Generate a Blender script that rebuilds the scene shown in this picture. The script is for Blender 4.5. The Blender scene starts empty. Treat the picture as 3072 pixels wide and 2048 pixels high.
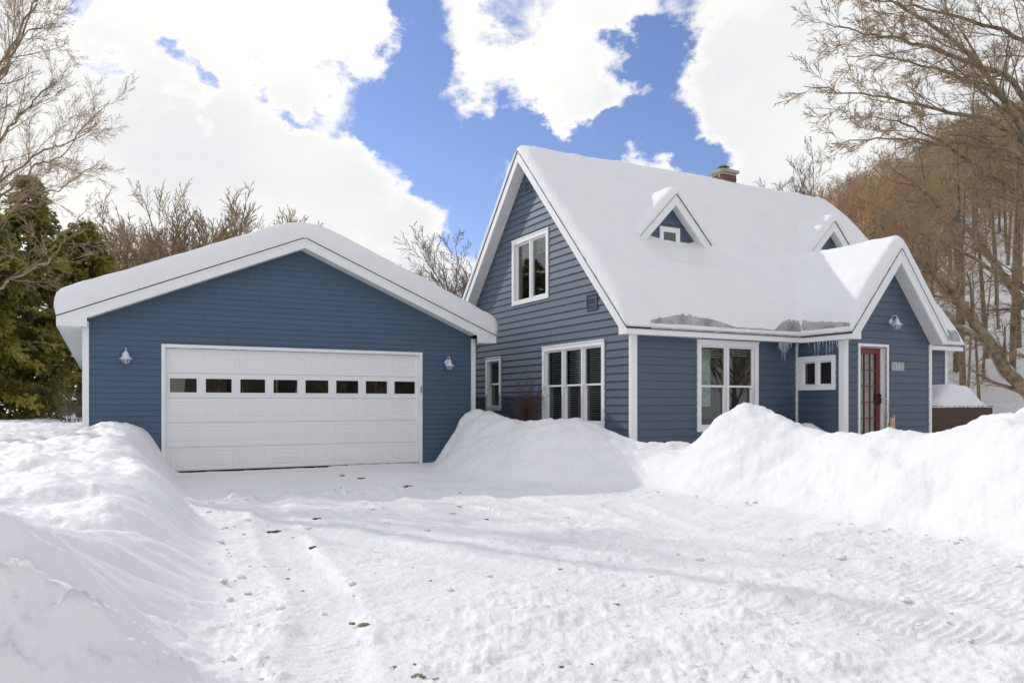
import bpy, bmesh, math, random
import numpy as np
from mathutils import Vector, Matrix

# ------------------------------------------------------------------ camera, sky, sun, exposure
SC = bpy.context.scene
COL = SC.collection
F, CX, HY, CH = 2317.0, 1536.0, 1210.0, 1.257          # focal length, principal column, horizon row (3072 px wide photo), eye height
TH = math.atan(F / (5880 - CX))                        # the buildings stand turned by this angle
cT, sT = math.cos(TH), math.sin(TH)
cam_d = bpy.data.cameras.new('camera'); cam = bpy.data.objects.new('camera', cam_d); COL.objects.link(cam)
cam.location = (0, 0, CH); cam.rotation_euler = (math.radians(90), 0, 0)
cam_d.sensor_width = 36; cam_d.lens = 36 * F / 3072; cam_d.shift_y = (HY - 1024) / 3072
cam_d.clip_start = 0.05; cam_d.clip_end = 3000
SC.camera = cam
# direction the light travels, in the frame of the buildings (u, v, z)
KU, KV, KZ = 1.0, -2.4, -1.8
lx, ly, lz = KU * cT - KV * sT, KU * sT + KV * cT, KZ
sun_d = bpy.data.lights.new('sun', 'SUN'); sun_d.energy = 2.5; sun_d.angle = math.radians(0.55); sun_d.color = (1.0, 0.98, 0.95)
sun = bpy.data.objects.new('sun', sun_d); COL.objects.link(sun)
sun.rotation_euler = Vector((lx, ly, lz)).to_track_quat('-Z', 'Y').to_euler()
SUN_EL = math.atan2(-lz, math.hypot(lx, ly)); SUN_AZ = math.atan2(-lx, -ly)
SC.view_settings.view_transform = 'Standard'; SC.view_settings.look = 'None'
SC.view_settings.exposure = -0.5; SC.view_settings.gamma = 1.0
SC.render.engine = 'CYCLES'
SC.cycles.use_denoising = True
SC.cycles.max_bounces = 8; SC.cycles.diffuse_bounces = 4; SC.cycles.transparent_max_bounces = 16
SC.cycles.sample_clamp_indirect = 6.0

def build_world():
    w = bpy.data.worlds.new('World'); SC.world = w; w.use_nodes = True
    nt = w.node_tree; nt.nodes.clear(); N = nt.nodes.new; L = nt.links.new
    out = N('ShaderNodeOutputWorld'); bg = N('ShaderNodeBackground'); bg.inputs[1].default_value = 0.1
    L(bg.outputs[0], out.inputs[0])
    sky = N('ShaderNodeTexSky'); sky.sky_type = 'NISHITA'; sky.sun_disc = False
    sky.sun_elevation = SUN_EL; sky.sun_rotation = SUN_AZ; sky.altitude = 200; sky.dust_density = 0.3; sky.ozone_density = 2.5; sky.air_density = 1.0
    tc = N('ShaderNodeTexCoord')
    sep = N('ShaderNodeSeparateXYZ'); L(tc.outputs['Generated'], sep.inputs[0])
    def math_(op, a, b=None, clamp=False):
        n = N('ShaderNodeMath'); n.operation = op; n.use_clamp = clamp
        for i, x in enumerate((a, b)):
            if x is None: continue
            if isinstance(x, (int, float)): n.inputs[i].default_value = x
            else: L(x, n.inputs[i])
        return n.outputs[0]
    az = math_('ARCTAN2', sep.outputs[0], sep.outputs[1]); el = math_('ARCSINE', sep.outputs[2])
    comb = N('ShaderNodeCombineXYZ'); L(az, comb.inputs[0]); L(el, comb.inputs[1])
    # cloud cover: broken cumulus over the whole dome, warped noise
    def noise(scale, detail, rough, vec, dist=0.0):
        n = N('ShaderNodeTexNoise'); n.inputs['Scale'].default_value = scale; n.inputs['Detail'].default_value = detail
        n.inputs['Roughness'].default_value = rough; n.inputs['Distortion'].default_value = dist
        L(vec, n.inputs['Vector']); return n
    mp = N('ShaderNodeMapping'); mp.inputs['Location'].default_value = (3.1, 1.7, 0.4); mp.inputs['Scale'].default_value = (1, 1, 1.5)
    L(tc.outputs['Generated'], mp.inputs[0])
    n1 = noise(3.4, 10, 0.60, mp.outputs[0], 0.25)
    n2 = noise(1.5, 3, 0.5, mp.outputs[0])
    n3 = noise(13.0, 9, 0.64, mp.outputs[0], 0.2)
    d = math_('ADD', math_('MULTIPLY', math_('SUBTRACT', n1.outputs[0], 0.5), 1.5), math_('MULTIPLY', math_('SUBTRACT', n3.outputs[0], 0.5), 1.15))
    d = math_('ADD', d, math_('MULTIPLY', math_('SUBTRACT', n2.outputs[0], 0.06), 0.8))
    hz = N('ShaderNodeMapRange'); hz.interpolation_type = 'SMOOTHSTEP'; hz.inputs[1].default_value = 0.0; hz.inputs[2].default_value = 0.42; hz.inputs[3].default_value = 0.42; hz.inputs[4].default_value = 0.0
    L(el, hz.inputs[0]); d = math_('ADD', d, hz.outputs[0])              # cumulus fields close up toward the horizon
    def ang(px, py):
        a = math.atan((px - CX) / F); return a, math.atan((HY - py) / F * math.cos(a))
    # the cumulus of the day, by direction: (photo column, row, half width, half height, weight)
    blobs = [(330, 330, 760, 420, .35), (900, 120, 360, 200, .35), (1000, 470, 430, 210, .40), (1150, 720, 330, 90, .30), (1620, 190, 250, 200, .62), (1840, 350, 160, 90, .45),
             (1800, 10, 170, 60, .40), (2350, 330, 420, 330, .55), (2700, 150, 520, 420, .35), (2200, 20, 140, 70, .25),
             (1330, 330, 210, 210, -1.0), (1290, 80, 110, 180, -.75), (1985, 320, 150, 210, -1.05), (1960, 110, 110, 100, -.75), (1760, 480, 380, 100, -1.05),
             (1440, 480, 290, 110, -1.0), (1430, 660, 140, 100, -.85), (1090, 320, 190, 85, -1.0), (2090, 530, 150, 80, -.85), (1640, 20, 120, 60, -.55), (230, 90, 80, 70, -.65), (530, 235, 80, 55, -.75), (820, 330, 100, 50, -.85), (1380, 130, 70, 60, -.4)]
    wn = noise(7.0, 7, 0.60, mp.outputs[0], 0.0)                      # ragged cloud outlines
    wv = N('ShaderNodeVectorMath'); wv.operation = 'SUBTRACT'; L(wn.outputs['Color'], wv.inputs[0]); wv.inputs[1].default_value = (.5, .5, .5)
    ws = N('ShaderNodeVectorMath'); ws.operation = 'SCALE'; L(wv.outputs[0], ws.inputs[0]); ws.inputs['Scale'].default_value = .30
    wa = N('ShaderNodeVectorMath'); wa.operation = 'ADD'; L(comb.outputs[0], wa.inputs[0]); L(ws.outputs[0], wa.inputs[1])
    acc = d
    for (px, py, sx, sy, wgt) in blobs:
        a, e = ang(px, py)
        s1 = N('ShaderNodeVectorMath'); s1.operation = 'SUBTRACT'; L(wa.outputs[0], s1.inputs[0]); s1.inputs[1].default_value = (a, e, 0)
        s2 = N('ShaderNodeVectorMath'); s2.operation = 'MULTIPLY'; L(s1.outputs[0], s2.inputs[0]); s2.inputs[1].default_value = (F / sx, F / sy, 0)
        s3 = N('ShaderNodeVectorMath'); s3.operation = 'LENGTH'; L(s2.outputs[0], s3.inputs[0])
        mr = N('ShaderNodeMapRange'); mr.interpolation_type = 'SMOOTHSTEP'
        mr.inputs[1].default_value = 0.15; mr.inputs[2].default_value = 1.45; mr.inputs[3].default_value = wgt; mr.inputs[4].default_value = 0.0
        L(s3.outputs[1], mr.inputs[0]); acc = math_('ADD', acc, mr.outputs[0])
    cov = N('ShaderNodeMapRange'); cov.interpolation_type = 'SMOOTHSTEP'
    cov.inputs[1].default_value = -0.06; cov.inputs[2].default_value = 0.60; L(acc, cov.inputs[0])
    thick = N('ShaderNodeMapRange'); thick.inputs[1].default_value = 0.35; thick.inputs[2].default_value = 1.0; L(acc, thick.inputs[0])
    n4 = noise(2.6, 4, 0.5, mp.outputs[0])
    shade = math_('MULTIPLY', thick.outputs[0], math_('MULTIPLY', math_('SUBTRACT', n4.outputs[0], 0.37, True), 4.0), True)
    cc = N('ShaderNodeMixRGB'); cc.inputs[1].default_value = (CLOUD, CLOUD * .99, CLOUD * .955, 1); cc.inputs[2].default_value = (CLOUD * .80, CLOUD * .815, CLOUD * .835, 1)
    L(shade, cc.inputs[0])
    blue = N('ShaderNodeMixRGB'); blue.blend_type = 'MULTIPLY'; blue.inputs[0].default_value = 1.0
    L(sky.outputs[0], blue.inputs[1]); blue.inputs[2].default_value = SKY_TINT
    mx = N('ShaderNodeMixRGB'); L(math_('POWER', cov.outputs[0], 1.25), mx.inputs[0]); L(blue.outputs[0], mx.inputs[1]); L(cc.outputs[0], mx.inputs[2])
    L(mx.outputs[0], bg.inputs[0])
CLOUD = 14.9
SKY_TINT = (1.7, 1.62, 1.95, 1)
build_world()

# ------------------------------------------------------------------ frame and mesh helpers
def W(u, v, z=0.0): return Vector((u * cT - v * sT, u * sT + v * cT, z))
def UV(x, y): return (x * cT + y * sT, -x * sT + y * cT)
def ray(px, py): return ((px - CX) / F, 1.0, (HY - py) / F)
def at_depth(px, py, Y): r = ray(px, py); return Vector((r[0] * Y, Y, r[2] * Y + CH))
def on_level(px, py, z): r = ray(px, py); t = (z - CH) / r[2]; return Vector((r[0] * t, t, z))
def on_v(px, py, c):
    r = ray(px, py); t = c / (-r[0] * sT + r[1] * cT); p = (r[0] * t, t); u, v = UV(*p); return (u, v, r[2] * t + CH)
def on_u(px, py, c):
    r = ray(px, py); t = c / (r[0] * cT + r[1] * sT); p = (r[0] * t, t); u, v = UV(*p); return (u, v, r[2] * t + CH)

class MB:
    def __init__(s): s.v = []; s.f = []
    def add(s, vs, fs):
        o = len(s.v); s.v += [tuple(p) for p in vs]; s.f += [tuple(i + o for i in f) for f in fs]; return s
    def box(s, a, b):
        (x0, y0, z0), (x1, y1, z1) = a, b
        x0, x1 = min(x0, x1), max(x0, x1); y0, y1 = min(y0, y1), max(y0, y1); z0, z1 = min(z0, z1), max(z0, z1)
        return s.add([(x0, y0, z0), (x1, y0, z0), (x1, y1, z0), (x0, y1, z0), (x0, y0, z1), (x1, y0, z1), (x1, y1, z1), (x0, y1, z1)],
                     [(3, 2, 1, 0), (4, 5, 6, 7), (0, 1, 5, 4), (1, 2, 6, 5), (2, 3, 7, 6), (3, 0, 4, 7)])
    def prism(s, poly, ext):                       # polygon of 3-D points, pushed along ext
        n = len(poly); e = Vector(ext); p = [Vector(q) for q in poly]
        return s.add([tuple(q) for q in p] + [tuple(q + e) for q in p],
                     [tuple(range(n)), tuple(range(2 * n - 1, n - 1, -1))] + [(i, i + n, (i + 1) % n + n, (i + 1) % n) for i in range(n)])
    def lathe(s, prof, n=20, axis='z', c=(0, 0, 0), cap=True):
        vs = []
        for r, h in prof:
            for k in range(n):
                a = 2 * math.pi * k / n; x, y = r * math.cos(a), r * math.sin(a)
                q = (x, y, h) if axis == 'z' else ((x, h, y) if axis == 'y' else (h, x, y))
                vs.append((q[0] + c[0], q[1] + c[1], q[2] + c[2]))
        fs = [(i * n + k, i * n + (k + 1) % n, (i + 1) * n + (k + 1) % n, (i + 1) * n + k) for i in range(len(prof) - 1) for k in range(n)]
        if cap: fs += [tuple(range(n - 1, -1, -1)), tuple(range((len(prof) - 1) * n, len(prof) * n))]
        return s.add(vs, fs)
    def tube(s, pts, r, n=8):
        pts = [Vector(p) for p in pts]; rr = r if isinstance(r, (list, tuple)) else [r] * len(pts); vs = []
        t0 = (pts[1] - pts[0]).normalized(); ref = Vector((0, 0, 1)) if abs(t0.z) < .9 else Vector((1, 0, 0))
        for i, p in enumerate(pts):
            t = (pts[min(i + 1, len(pts) - 1)] - pts[max(i - 1, 0)]).normalized()
            a = t.cross(ref); a = a.normalized() if a.length > 1e-6 else Vector((1, 0, 0)); b = t.cross(a)
            for k in range(n):
                q = 2 * math.pi * k / n; vs.append(tuple(p + (a * math.cos(q) + b * math.sin(q)) * rr[i]))
        m = len(pts)
        fs = [(i * n + k, i * n + (k + 1) % n, (i + 1) * n + (k + 1) % n, (i + 1) * n + k) for i in range(m - 1) for k in range(n)]
        fs += [tuple(range(n - 1, -1, -1)), tuple(range((m - 1) * n, m * n))]
        return s.add(vs, fs)
    def mesh(s, name, fix=True):
        me = bpy.data.meshes.new(name); me.from_pydata(s.v, [], s.f)
        if fix:
            bm = bmesh.new(); bm.from_mesh(me); bmesh.ops.recalc_face_normals(bm, faces=bm.faces); bm.to_mesh(me); bm.free()
        return me

def np_mesh(name, V, Q, smooth=True):
    me = bpy.data.meshes.new(name); V = np.ascontiguousarray(V, dtype=np.float32); Q = np.ascontiguousarray(Q, dtype=np.int32)
    n, k = len(Q), Q.shape[1]
    me.vertices.add(len(V)); me.vertices.foreach_set('co', V.ravel())
    me.loops.add(n * k); me.loops.foreach_set('vertex_index', Q.ravel())
    me.polygons.add(n); me.polygons.foreach_set('loop_start', np.arange(0, n * k, k, dtype=np.int32))
    me.polygons.foreach_set('loop_total', np.full(n, k, dtype=np.int32))
    me.update(calc_edges=True); me.validate()
    me.polygons.foreach_set('use_smooth', np.full(n, bool(smooth)))
    return me

def link(name, me, mat=None, parent=None, smooth=None):
    o = bpy.data.objects.new(name, me); COL.objects.link(o)
    if parent is not None: o.parent = parent
    if mat is not None and me is not None and not me.materials: me.materials.append(mat)
    if smooth is not None: me.polygons.foreach_set('use_smooth', np.full(len(me.polygons), bool(smooth)))
    return o
def part(name, mb, mat, parent, smooth=False, label=None):
    o = link(name, mb.mesh(name), mat, parent, smooth)
    if label: o['label'] = label
    return o
def tag(o, label, cat, group=None, kind=None):
    o['label'] = label; o['category'] = cat
    if group: o['group'] = group
    if kind: o['kind'] = kind
    return o
def thing(name, label, cat, uvz, group=None, rot=None):
    o = bpy.data.objects.new(name, None); COL.objects.link(o); o.empty_display_size = .1
    o.location = W(*uvz); o.rotation_euler = (0, 0, TH if rot is None else rot)
    return tag(o, label, cat, group)
def struct(o): o['kind'] = 'structure'; return o

# ------------------------------------------------------------------ materials
MAT = {}
def mat(name, base, rough=.6, var=None, bump=None, spec=.5, metal=0.0, bump2=None, stretch=None, trans=0.0, vcol=None):
    m = bpy.data.materials.new(name); m.use_nodes = True; nt = m.node_tree; N = nt.nodes.new; L = nt.links.new
    b = nt.nodes['Principled BSDF']; b.inputs['Roughness'].default_value = rough; b.inputs['Metallic'].default_value = metal
    b.inputs['Specular IOR Level'].default_value = spec; b.inputs['Base Color'].default_value = (*base, 1)
    if trans: b.inputs['Transmission Weight'].default_value = trans; b.inputs['IOR'].default_value = 1.31
    tc = N('ShaderNodeTexCoord'); vec = tc.outputs['Object']
    if stretch:
        mp = N('ShaderNodeMapping'); mp.inputs['Scale'].default_value = stretch; L(vec, mp.inputs[0]); vec = mp.outputs[0]
    col = None
    if var:                                            # (scale, second colour, low, high)
        n = N('ShaderNodeTexNoise'); n.inputs['Scale'].default_value = var[0]; n.inputs['Detail'].default_value = 6; n.inputs['Roughness'].default_value = .6
        L(vec, n.inputs['Vector'])
        r = N('ShaderNodeMapRange'); r.inputs[1].default_value = var[2]; r.inputs[2].default_value = var[3]; L(n.outputs[0], r.inputs[0])
        x = N('ShaderNodeMixRGB'); x.inputs[1].default_value = (*base, 1); x.inputs[2].default_value = (*var[1], 1); L(r.outputs[0], x.inputs[0])
        col = x.outputs[0]
    if vcol:
        a = N('ShaderNodeAttribute'); a.attribute_name = vcol
        x = N('ShaderNodeMixRGB'); x.blend_type = 'MULTIPLY'; x.inputs[0].default_value = 1.0
        if col: L(col, x.inputs[1])
        else: x.inputs[1].default_value = (*base, 1)
        L(a.outputs['Color'], x.inputs[2]); col = x.outputs[0]
    if col: L(col, b.inputs['Base Color'])
    prev = None
    for bp in (bump, bump2):                           # (scale, strength, distance)
        if not bp: continue
        n = N('ShaderNodeTexNoise'); n.inputs['Scale'].default_value = bp[0]; n.inputs['Detail'].default_value = 5; L(vec, n.inputs['Vector'])
        k = N('ShaderNodeBump'); k.inputs['Strength'].default_value = bp[1]; k.inputs['Distance'].default_value = bp[2]; L(n.outputs[0], k.inputs['Height'])
        if prev: L(prev, k.inputs['Normal'])
        prev = k.outputs[0]
    if prev: L(prev, b.inputs['Normal'])
    MAT[name] = m; return m
mat('snow', (.87, .87, .88), .6, var=(1.3, (.83, .83, .85), .4, .65), bump=(8, .5, .04), bump2=(55, .5, .008), spec=.25)
mat('snow_drive', (.86, .86, .87), .5, var=(1.1, (.78, .78, .79), .5, .72), bump=(13, .6, .040), bump2=(70, .55, .009), spec=.3)
mat('snow_roof', (.87, .87, .88), .65, var=(2, (.84, .84, .855), .4, .7), bump=(22, .25, .012), bump2=(120, .25, .003), spec=.2)
mat('siding', (.050, .081, .130), .50, var=(3.0, (.062, .094, .142), .4, .65), bump=(30, .10, .003), stretch=(1, 1, 12), spec=.8)
mat('garage_siding', (.068, .116, .182), .55, var=(3.0, (.082, .130, .194), .4, .65), bump=(40, .12, .002), stretch=(1, 1, 14), spec=.35)
def board_tones(m, amt):                               # each board weathers a little differently
    nt = m.node_tree; N = nt.nodes.new; L = nt.links.new; b = nt.nodes['Principled BSDF']; src = b.inputs['Base Color'].links[0].from_socket
    oi = N('ShaderNodeObjectInfo'); r = N('ShaderNodeMapRange'); r.inputs[3].default_value = 1 - amt; r.inputs[4].default_value = 1 + amt; L(oi.outputs['Random'], r.inputs[0])
    v = N('ShaderNodeVectorMath'); v.operation = 'SCALE'; L(src, v.inputs[0]); L(r.outputs[0], v.inputs['Scale']); L(v.outputs[0], b.inputs['Base Color'])
board_tones(MAT['siding'], .06); board_tones(MAT['garage_siding'], .045)
mat('white_trim', (.86, .86, .86), .45, var=(2.2, (.81, .81, .81), .5, .75))
mat('white_door', (.86, .86, .86), .45, var=(2.0, (.83, .83, .83), .45, .7), bump=(60, .08, .002), stretch=(.3, 1, 3))
mat('soffit', (.74, .74, .73), .5, var=(4, (.66, .66, .65), .5, .75))
mat('shingle', (.035, .035, .038), .9, var=(30, (.07, .068, .066), .4, .65), bump=(60, .6, .01))
mat('brick', (.17, .068, .045), .85, var=(14, (.10, .045, .034), .4, .65), bump=(50, .5, .006))
mat('mortar', (.42, .39, .35), .9, bump=(60, .4, .005))
mat('concrete', (.40, .375, .31), .85, var=(9, (.27, .25, .21), .4, .7), bump=(40, .4, .006))
mat('galvanized', (.36, .40, .40), .45, metal=.7, var=(8, (.28, .31, .31), .4, .7))
mat('lamp_white', (.76, .78, .84), .35)
mat('bulb_glass', (.5, .5, .48), .1)
mat('red_paint', (.20, .030, .026), .4, var=(6, (.17, .026, .024), .4, .7))
mat('black_metal', (.012, .012, .013), .4)
mat('rubber', (.012, .012, .012), .8)
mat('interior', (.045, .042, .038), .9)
mat('interior_wall', (.16, .155, .15), .9)
mat('blind', (.62, .63, .60), .6)
mat('curtain', (.74, .76, .76), .8, var=(6, (.42, .44, .44), .4, .6), bump=(14, .6, .02), stretch=(4, 4, 1.5))
mat('plaque', (.36, .37, .38), .4, metal=.2, var=(40, (.29, .30, .31), .4, .7), stretch=(1, 1, 8))
mat('digit_white', (.82, .82, .82), .5)
mat('planter_wood', (.085, .045, .028), .7, var=(5, (.055, .03, .02), .4, .65), bump=(20, .4, .006), stretch=(.6, .6, 6))
mat('raw_wood', (.62, .48, .30), .7, var=(7, (.52, .38, .22), .4, .65), stretch=(6, 6, .6))
mat('dirt', (.035, .028, .020), .95, var=(40, (.09, .075, .055), .4, .65), bump=(60, .7, .01))
mat('leaf_litter', (.34, .29, .19), .9, var=(50, (.14, .115, .07), .4, .65), bump=(70, .7, .01))
mat('ice', (.46, .46, .47), .25, var=(3.5, (.24, .235, .23), .4, .66), bump=(14, .4, .015))
mat('icicle', (.86, .89, .93), .06, trans=.75)
mat('bark', (.34, .26, .16), .85, var=(5, (.14, .108, .072), .38, .62), bump=(26, .6, .02))
mat('bark_dark', (.13, .10, .075), .85, var=(9, (.075, .058, .044), .4, .65))
mat('twig', (.42, .31, .185), .8, var=(.8, (.25, .18, .11), .4, .65))
mat('twig_brown', (.58, .41, .235), .8, var=(.5, (.37, .24, .13), .38, .62))
mat('twig_grey', (.22, .18, .16), .8, var=(.6, (.15, .12, .105), .4, .65))
mat('twig_red', (.10, .050, .035), .8)
mat('cedar', (.34, .30, .066), .7, var=(.7, (.18, .185, .048), .38, .62), vcol='tone')
mat('fence_metal', (.10, .10, .10), .5, metal=.5)
mat('brown_wall', (.14, .09, .06), .8, bump=(30, .4, .01), stretch=(1, 1, 4))
mat('tan_wall', (.13, .11, .08), .8, bump=(30, .3, .01), stretch=(1, 1, 6))

def leafy(m):                                          # thin foliage lets light through
    nt = m.node_tree; N = nt.nodes.new; L = nt.links.new; b = nt.nodes['Principled BSDF']; o = nt.nodes['Material Output']
    t = N('ShaderNodeBsdfTranslucent'); x = N('ShaderNodeMixShader'); x.inputs[0].default_value = .4
    L(b.inputs['Base Color'].links[0].from_socket, t.inputs[0]); L(b.outputs[0], x.inputs[1]); L(t.outputs[0], x.inputs[2]); L(x.outputs[0], o.inputs[0])
leafy(MAT['cedar'])
def glass_mat():
    m = bpy.data.materials.new('glass'); m.use_nodes = True; nt = m.node_tree; nt.nodes.clear(); N = nt.nodes.new; L = nt.links.new
    o = N('ShaderNodeOutputMaterial'); t = N('ShaderNodeBsdfTransparent'); t.inputs[0].default_value = (.80, .84, .82, 1)
    g = N('ShaderNodeBsdfGlossy'); g.inputs['Roughness'].default_value = .01; g.inputs[0].default_value = (1, 1, 1, 1)
    lw = N('ShaderNodeLayerWeight'); lw.inputs[0].default_value = .5; pw_ = N('ShaderNodeMath'); pw_.operation = 'POWER'; pw_.inputs[1].default_value = 5.0; L(lw.outputs['Facing'], pw_.inputs[0])
    f = N('ShaderNodeMath'); f.operation = 'MULTIPLY_ADD'; f.inputs[1].default_value = .94; f.inputs[2].default_value = .06; L(pw_.outputs[0], f.inputs[0])
    tc = N('ShaderNodeTexCoord'); n = N('ShaderNodeTexNoise'); n.inputs['Scale'].default_value = 1.6; L(tc.outputs['Object'], n.inputs['Vector'])
    k = N('ShaderNodeBump'); k.inputs['Strength'].default_value = .03; k.inputs['Distance'].default_value = .05; L(n.outputs[0], k.inputs['Height'])
    L(k.outputs[0], g.inputs['Normal'])
    x = N('ShaderNodeMixShader'); L(f.outputs[0], x.inputs[0]); L(t.outputs[0], x.inputs[1]); L(g.outputs[0], x.inputs[2]); L(x.outputs[0], o.inputs[0])
    MAT['glass'] = m
glass_mat()

# ------------------------------------------------------------------ noise
def _hash(i, j, seed):
    h = (i * 374761393 + j * 668265263 + seed * 1442695041) & 0xffffffff
    h = ((h ^ (h >> 13)) * 1274126177) & 0xffffffff
    return ((h ^ (h >> 16)) & 0xffffff) / float(0xffffff)
def perlin(x, y, seed=0):
    x = np.asarray(x, float); y = np.asarray(y, float); xi = np.floor(x).astype(np.int64); yi = np.floor(y).astype(np.int64); xf = x - xi; yf = y - yi
    def g(a, b):
        t = _hash(xi + a, yi + b, seed) * 2 * np.pi; return np.cos(t) * (xf - a) + np.sin(t) * (yf - b)
    fx = xf * xf * xf * (xf * (xf * 6 - 15) + 10); fy = yf * yf * yf * (yf * (yf * 6 - 15) + 10)
    a = g(0, 0) * (1 - fx) + g(1, 0) * fx; b = g(0, 1) * (1 - fx) + g(1, 1) * fx
    return (a * (1 - fy) + b * fy) * 1.5
def fbm(x, y, scale, octv=4, seed=0, gain=.5):
    s = 0.0; a = 1.0; f = 1.0 / scale
    for k in range(octv): s = s + a * perlin(x * f, y * f, seed + 17 * k); a *= gain; f *= 2.03
    return s
def billow(x, y, scale, octv=3, seed=0):
    s = 0.0; a = 1.0; f = 1.0 / scale
    for k in range(octv): s = s + a * (np.abs(perlin(x * f, y * f, seed + 31 * k)) * 2 - .55); a *= .5; f *= 2.1
    return s
def sm(t): t = np.clip(t, 0, 1); return t * t * (3 - 2 * t)
# ------------------------------------------------------------------ building helpers
def clip_poly(poly, lines):
    for (a, b, c) in lines:                            # keep a*s + b*z <= c
        out = []
        for i in range(len(poly)):
            p, q = poly[i], poly[(i + 1) % len(poly)]; fp = a * p[0] + b * p[1] - c; fq = a * q[0] + b * q[1] - c
            if fp <= 1e-9: out.append(p)
            if (fp < -1e-9 and fq > 1e-9) or (fp > 1e-9 and fq < -1e-9):
                t = fp / (fp - fq); out.append((p[0] + (q[0] - p[0]) * t, p[1] + (q[1] - p[1]) * t))
        poly = out
        if len(poly) < 3: return None
    return poly
def cells(s0, s1, z0, z1, lines, holes):
    br = sorted({s0, s1} | {x for h in holes for x in (h[0], h[1]) if s0 < x < s1}); res = []
    for a, b in zip(br[:-1], br[1:]):
        m = (a + b) / 2; iv = [(z0, z1)]
        for h in holes:
            if not (h[0] < m < h[1]): continue
            nx = []
            for (p, q) in iv:
                if h[3] <= p or h[2] >= q: nx.append((p, q)); continue
                if h[2] > p + 1e-6: nx.append((p, h[2]))
                if h[3] < q - 1e-6: nx.append((h[3], q))
            iv = nx
        for (p, q) in iv:
            c = clip_poly([(a, p), (b, p), (b, q), (a, q)], lines)
            if c: res.append(c)
    return res
class Wall:
    """a wall plane: axis 'v' faces -v and runs along u, axis 'u' faces -u and runs along v; o = origin of the parent"""
    def __init__(s, axis, plane, o): s.a, s.p, s.o = axis, plane, o
    def P(s, t, d, z):
        q = (t, s.p - d, z) if s.a == 'v' else (s.p - d, t, z)
        return (q[0] - s.o[0], q[1] - s.o[1], q[2] - s.o[2])
    def box(s, mb, s0, s1, d0, d1, z0, z1): return mb.box(s.P(s0, d0, z0), s.P(s1, d1, z1))
    def poly(s, mb, pts, d0, d1):
        e = Vector(s.P(0, d1, 0)) - Vector(s.P(0, d0, 0)); return mb.prism([s.P(t, d0, z) for t, z in pts], e)
def siding(parent, wall, s0, s1, z0, z1, lines, holes, expo, mname, thick=.016, rng=None, joints=False):
    n = int(math.ceil((z1 - z0) / expo))
    back = MB()
    for c in cells(s0, s1, z0, z1, lines, holes): back.add([wall.P(t, -.012, z) for t, z in c], [tuple(range(len(c)))])
    part('wall', back, MAT[mname], parent)
    rng = rng or random.Random(5)
    for k in range(n):
        a, b = z0 + k * expo, min(z0 + (k + 1) * expo, z1); mb = MB(); j = rng.uniform(-.0012, .0012); last = None
        jt = []; x_ = s0 + rng.uniform(.4, 3.6) if joints else s1
        while x_ < s1 - .2: jt.append((x_ - .0016, x_ + .0016, a - .01, b + .01)); x_ += 3.66
        for c in cells(s0, s1, a, b, lines, holes + jt):
            if max(z for _, z in c) - min(z for _, z in c) < .004: continue
            off = lambda z: (thick + j) * (1 - (z - a) / expo) + .002
            m = len(c); s_lo = min(t for t, _ in c); s_hi = max(t for t, _ in c)
            if last is not None and s_lo > last + 1e-6 and mb.f: part('siding_board', mb, MAT[mname], parent); mb = MB()
            last = s_hi if last is None else max(last, s_hi)
            vs = [wall.P(t, off(z), z) for t, z in c] + [wall.P(t, -.011, z) for t, z in c]
            mb.add(vs, [tuple(range(m))] + [(i, i + m, (i + 1) % m + m, (i + 1) % m) for i in range(m)])
        if mb.f: part('siding_board', mb, MAT[mname], parent)
def frame(mb, wall, s0, s1, z0, z1, w, d0, d1, sides='lrtb'):
    if 'l' in sides: wall.box(mb, s0, s0 + w, d0, d1, z0, z1)
    if 'r' in sides: wall.box(mb, s1 - w, s1, d0, d1, z0, z1)
    if 't' in sides: wall.box(mb, s0 + w, s1 - w, d0, d1 - .001, z1 - w, z1)
    if 'b' in sides: wall.box(mb, s0 + w, s1 - w, d0, d1 - .001, z0, z0 + w)
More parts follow.
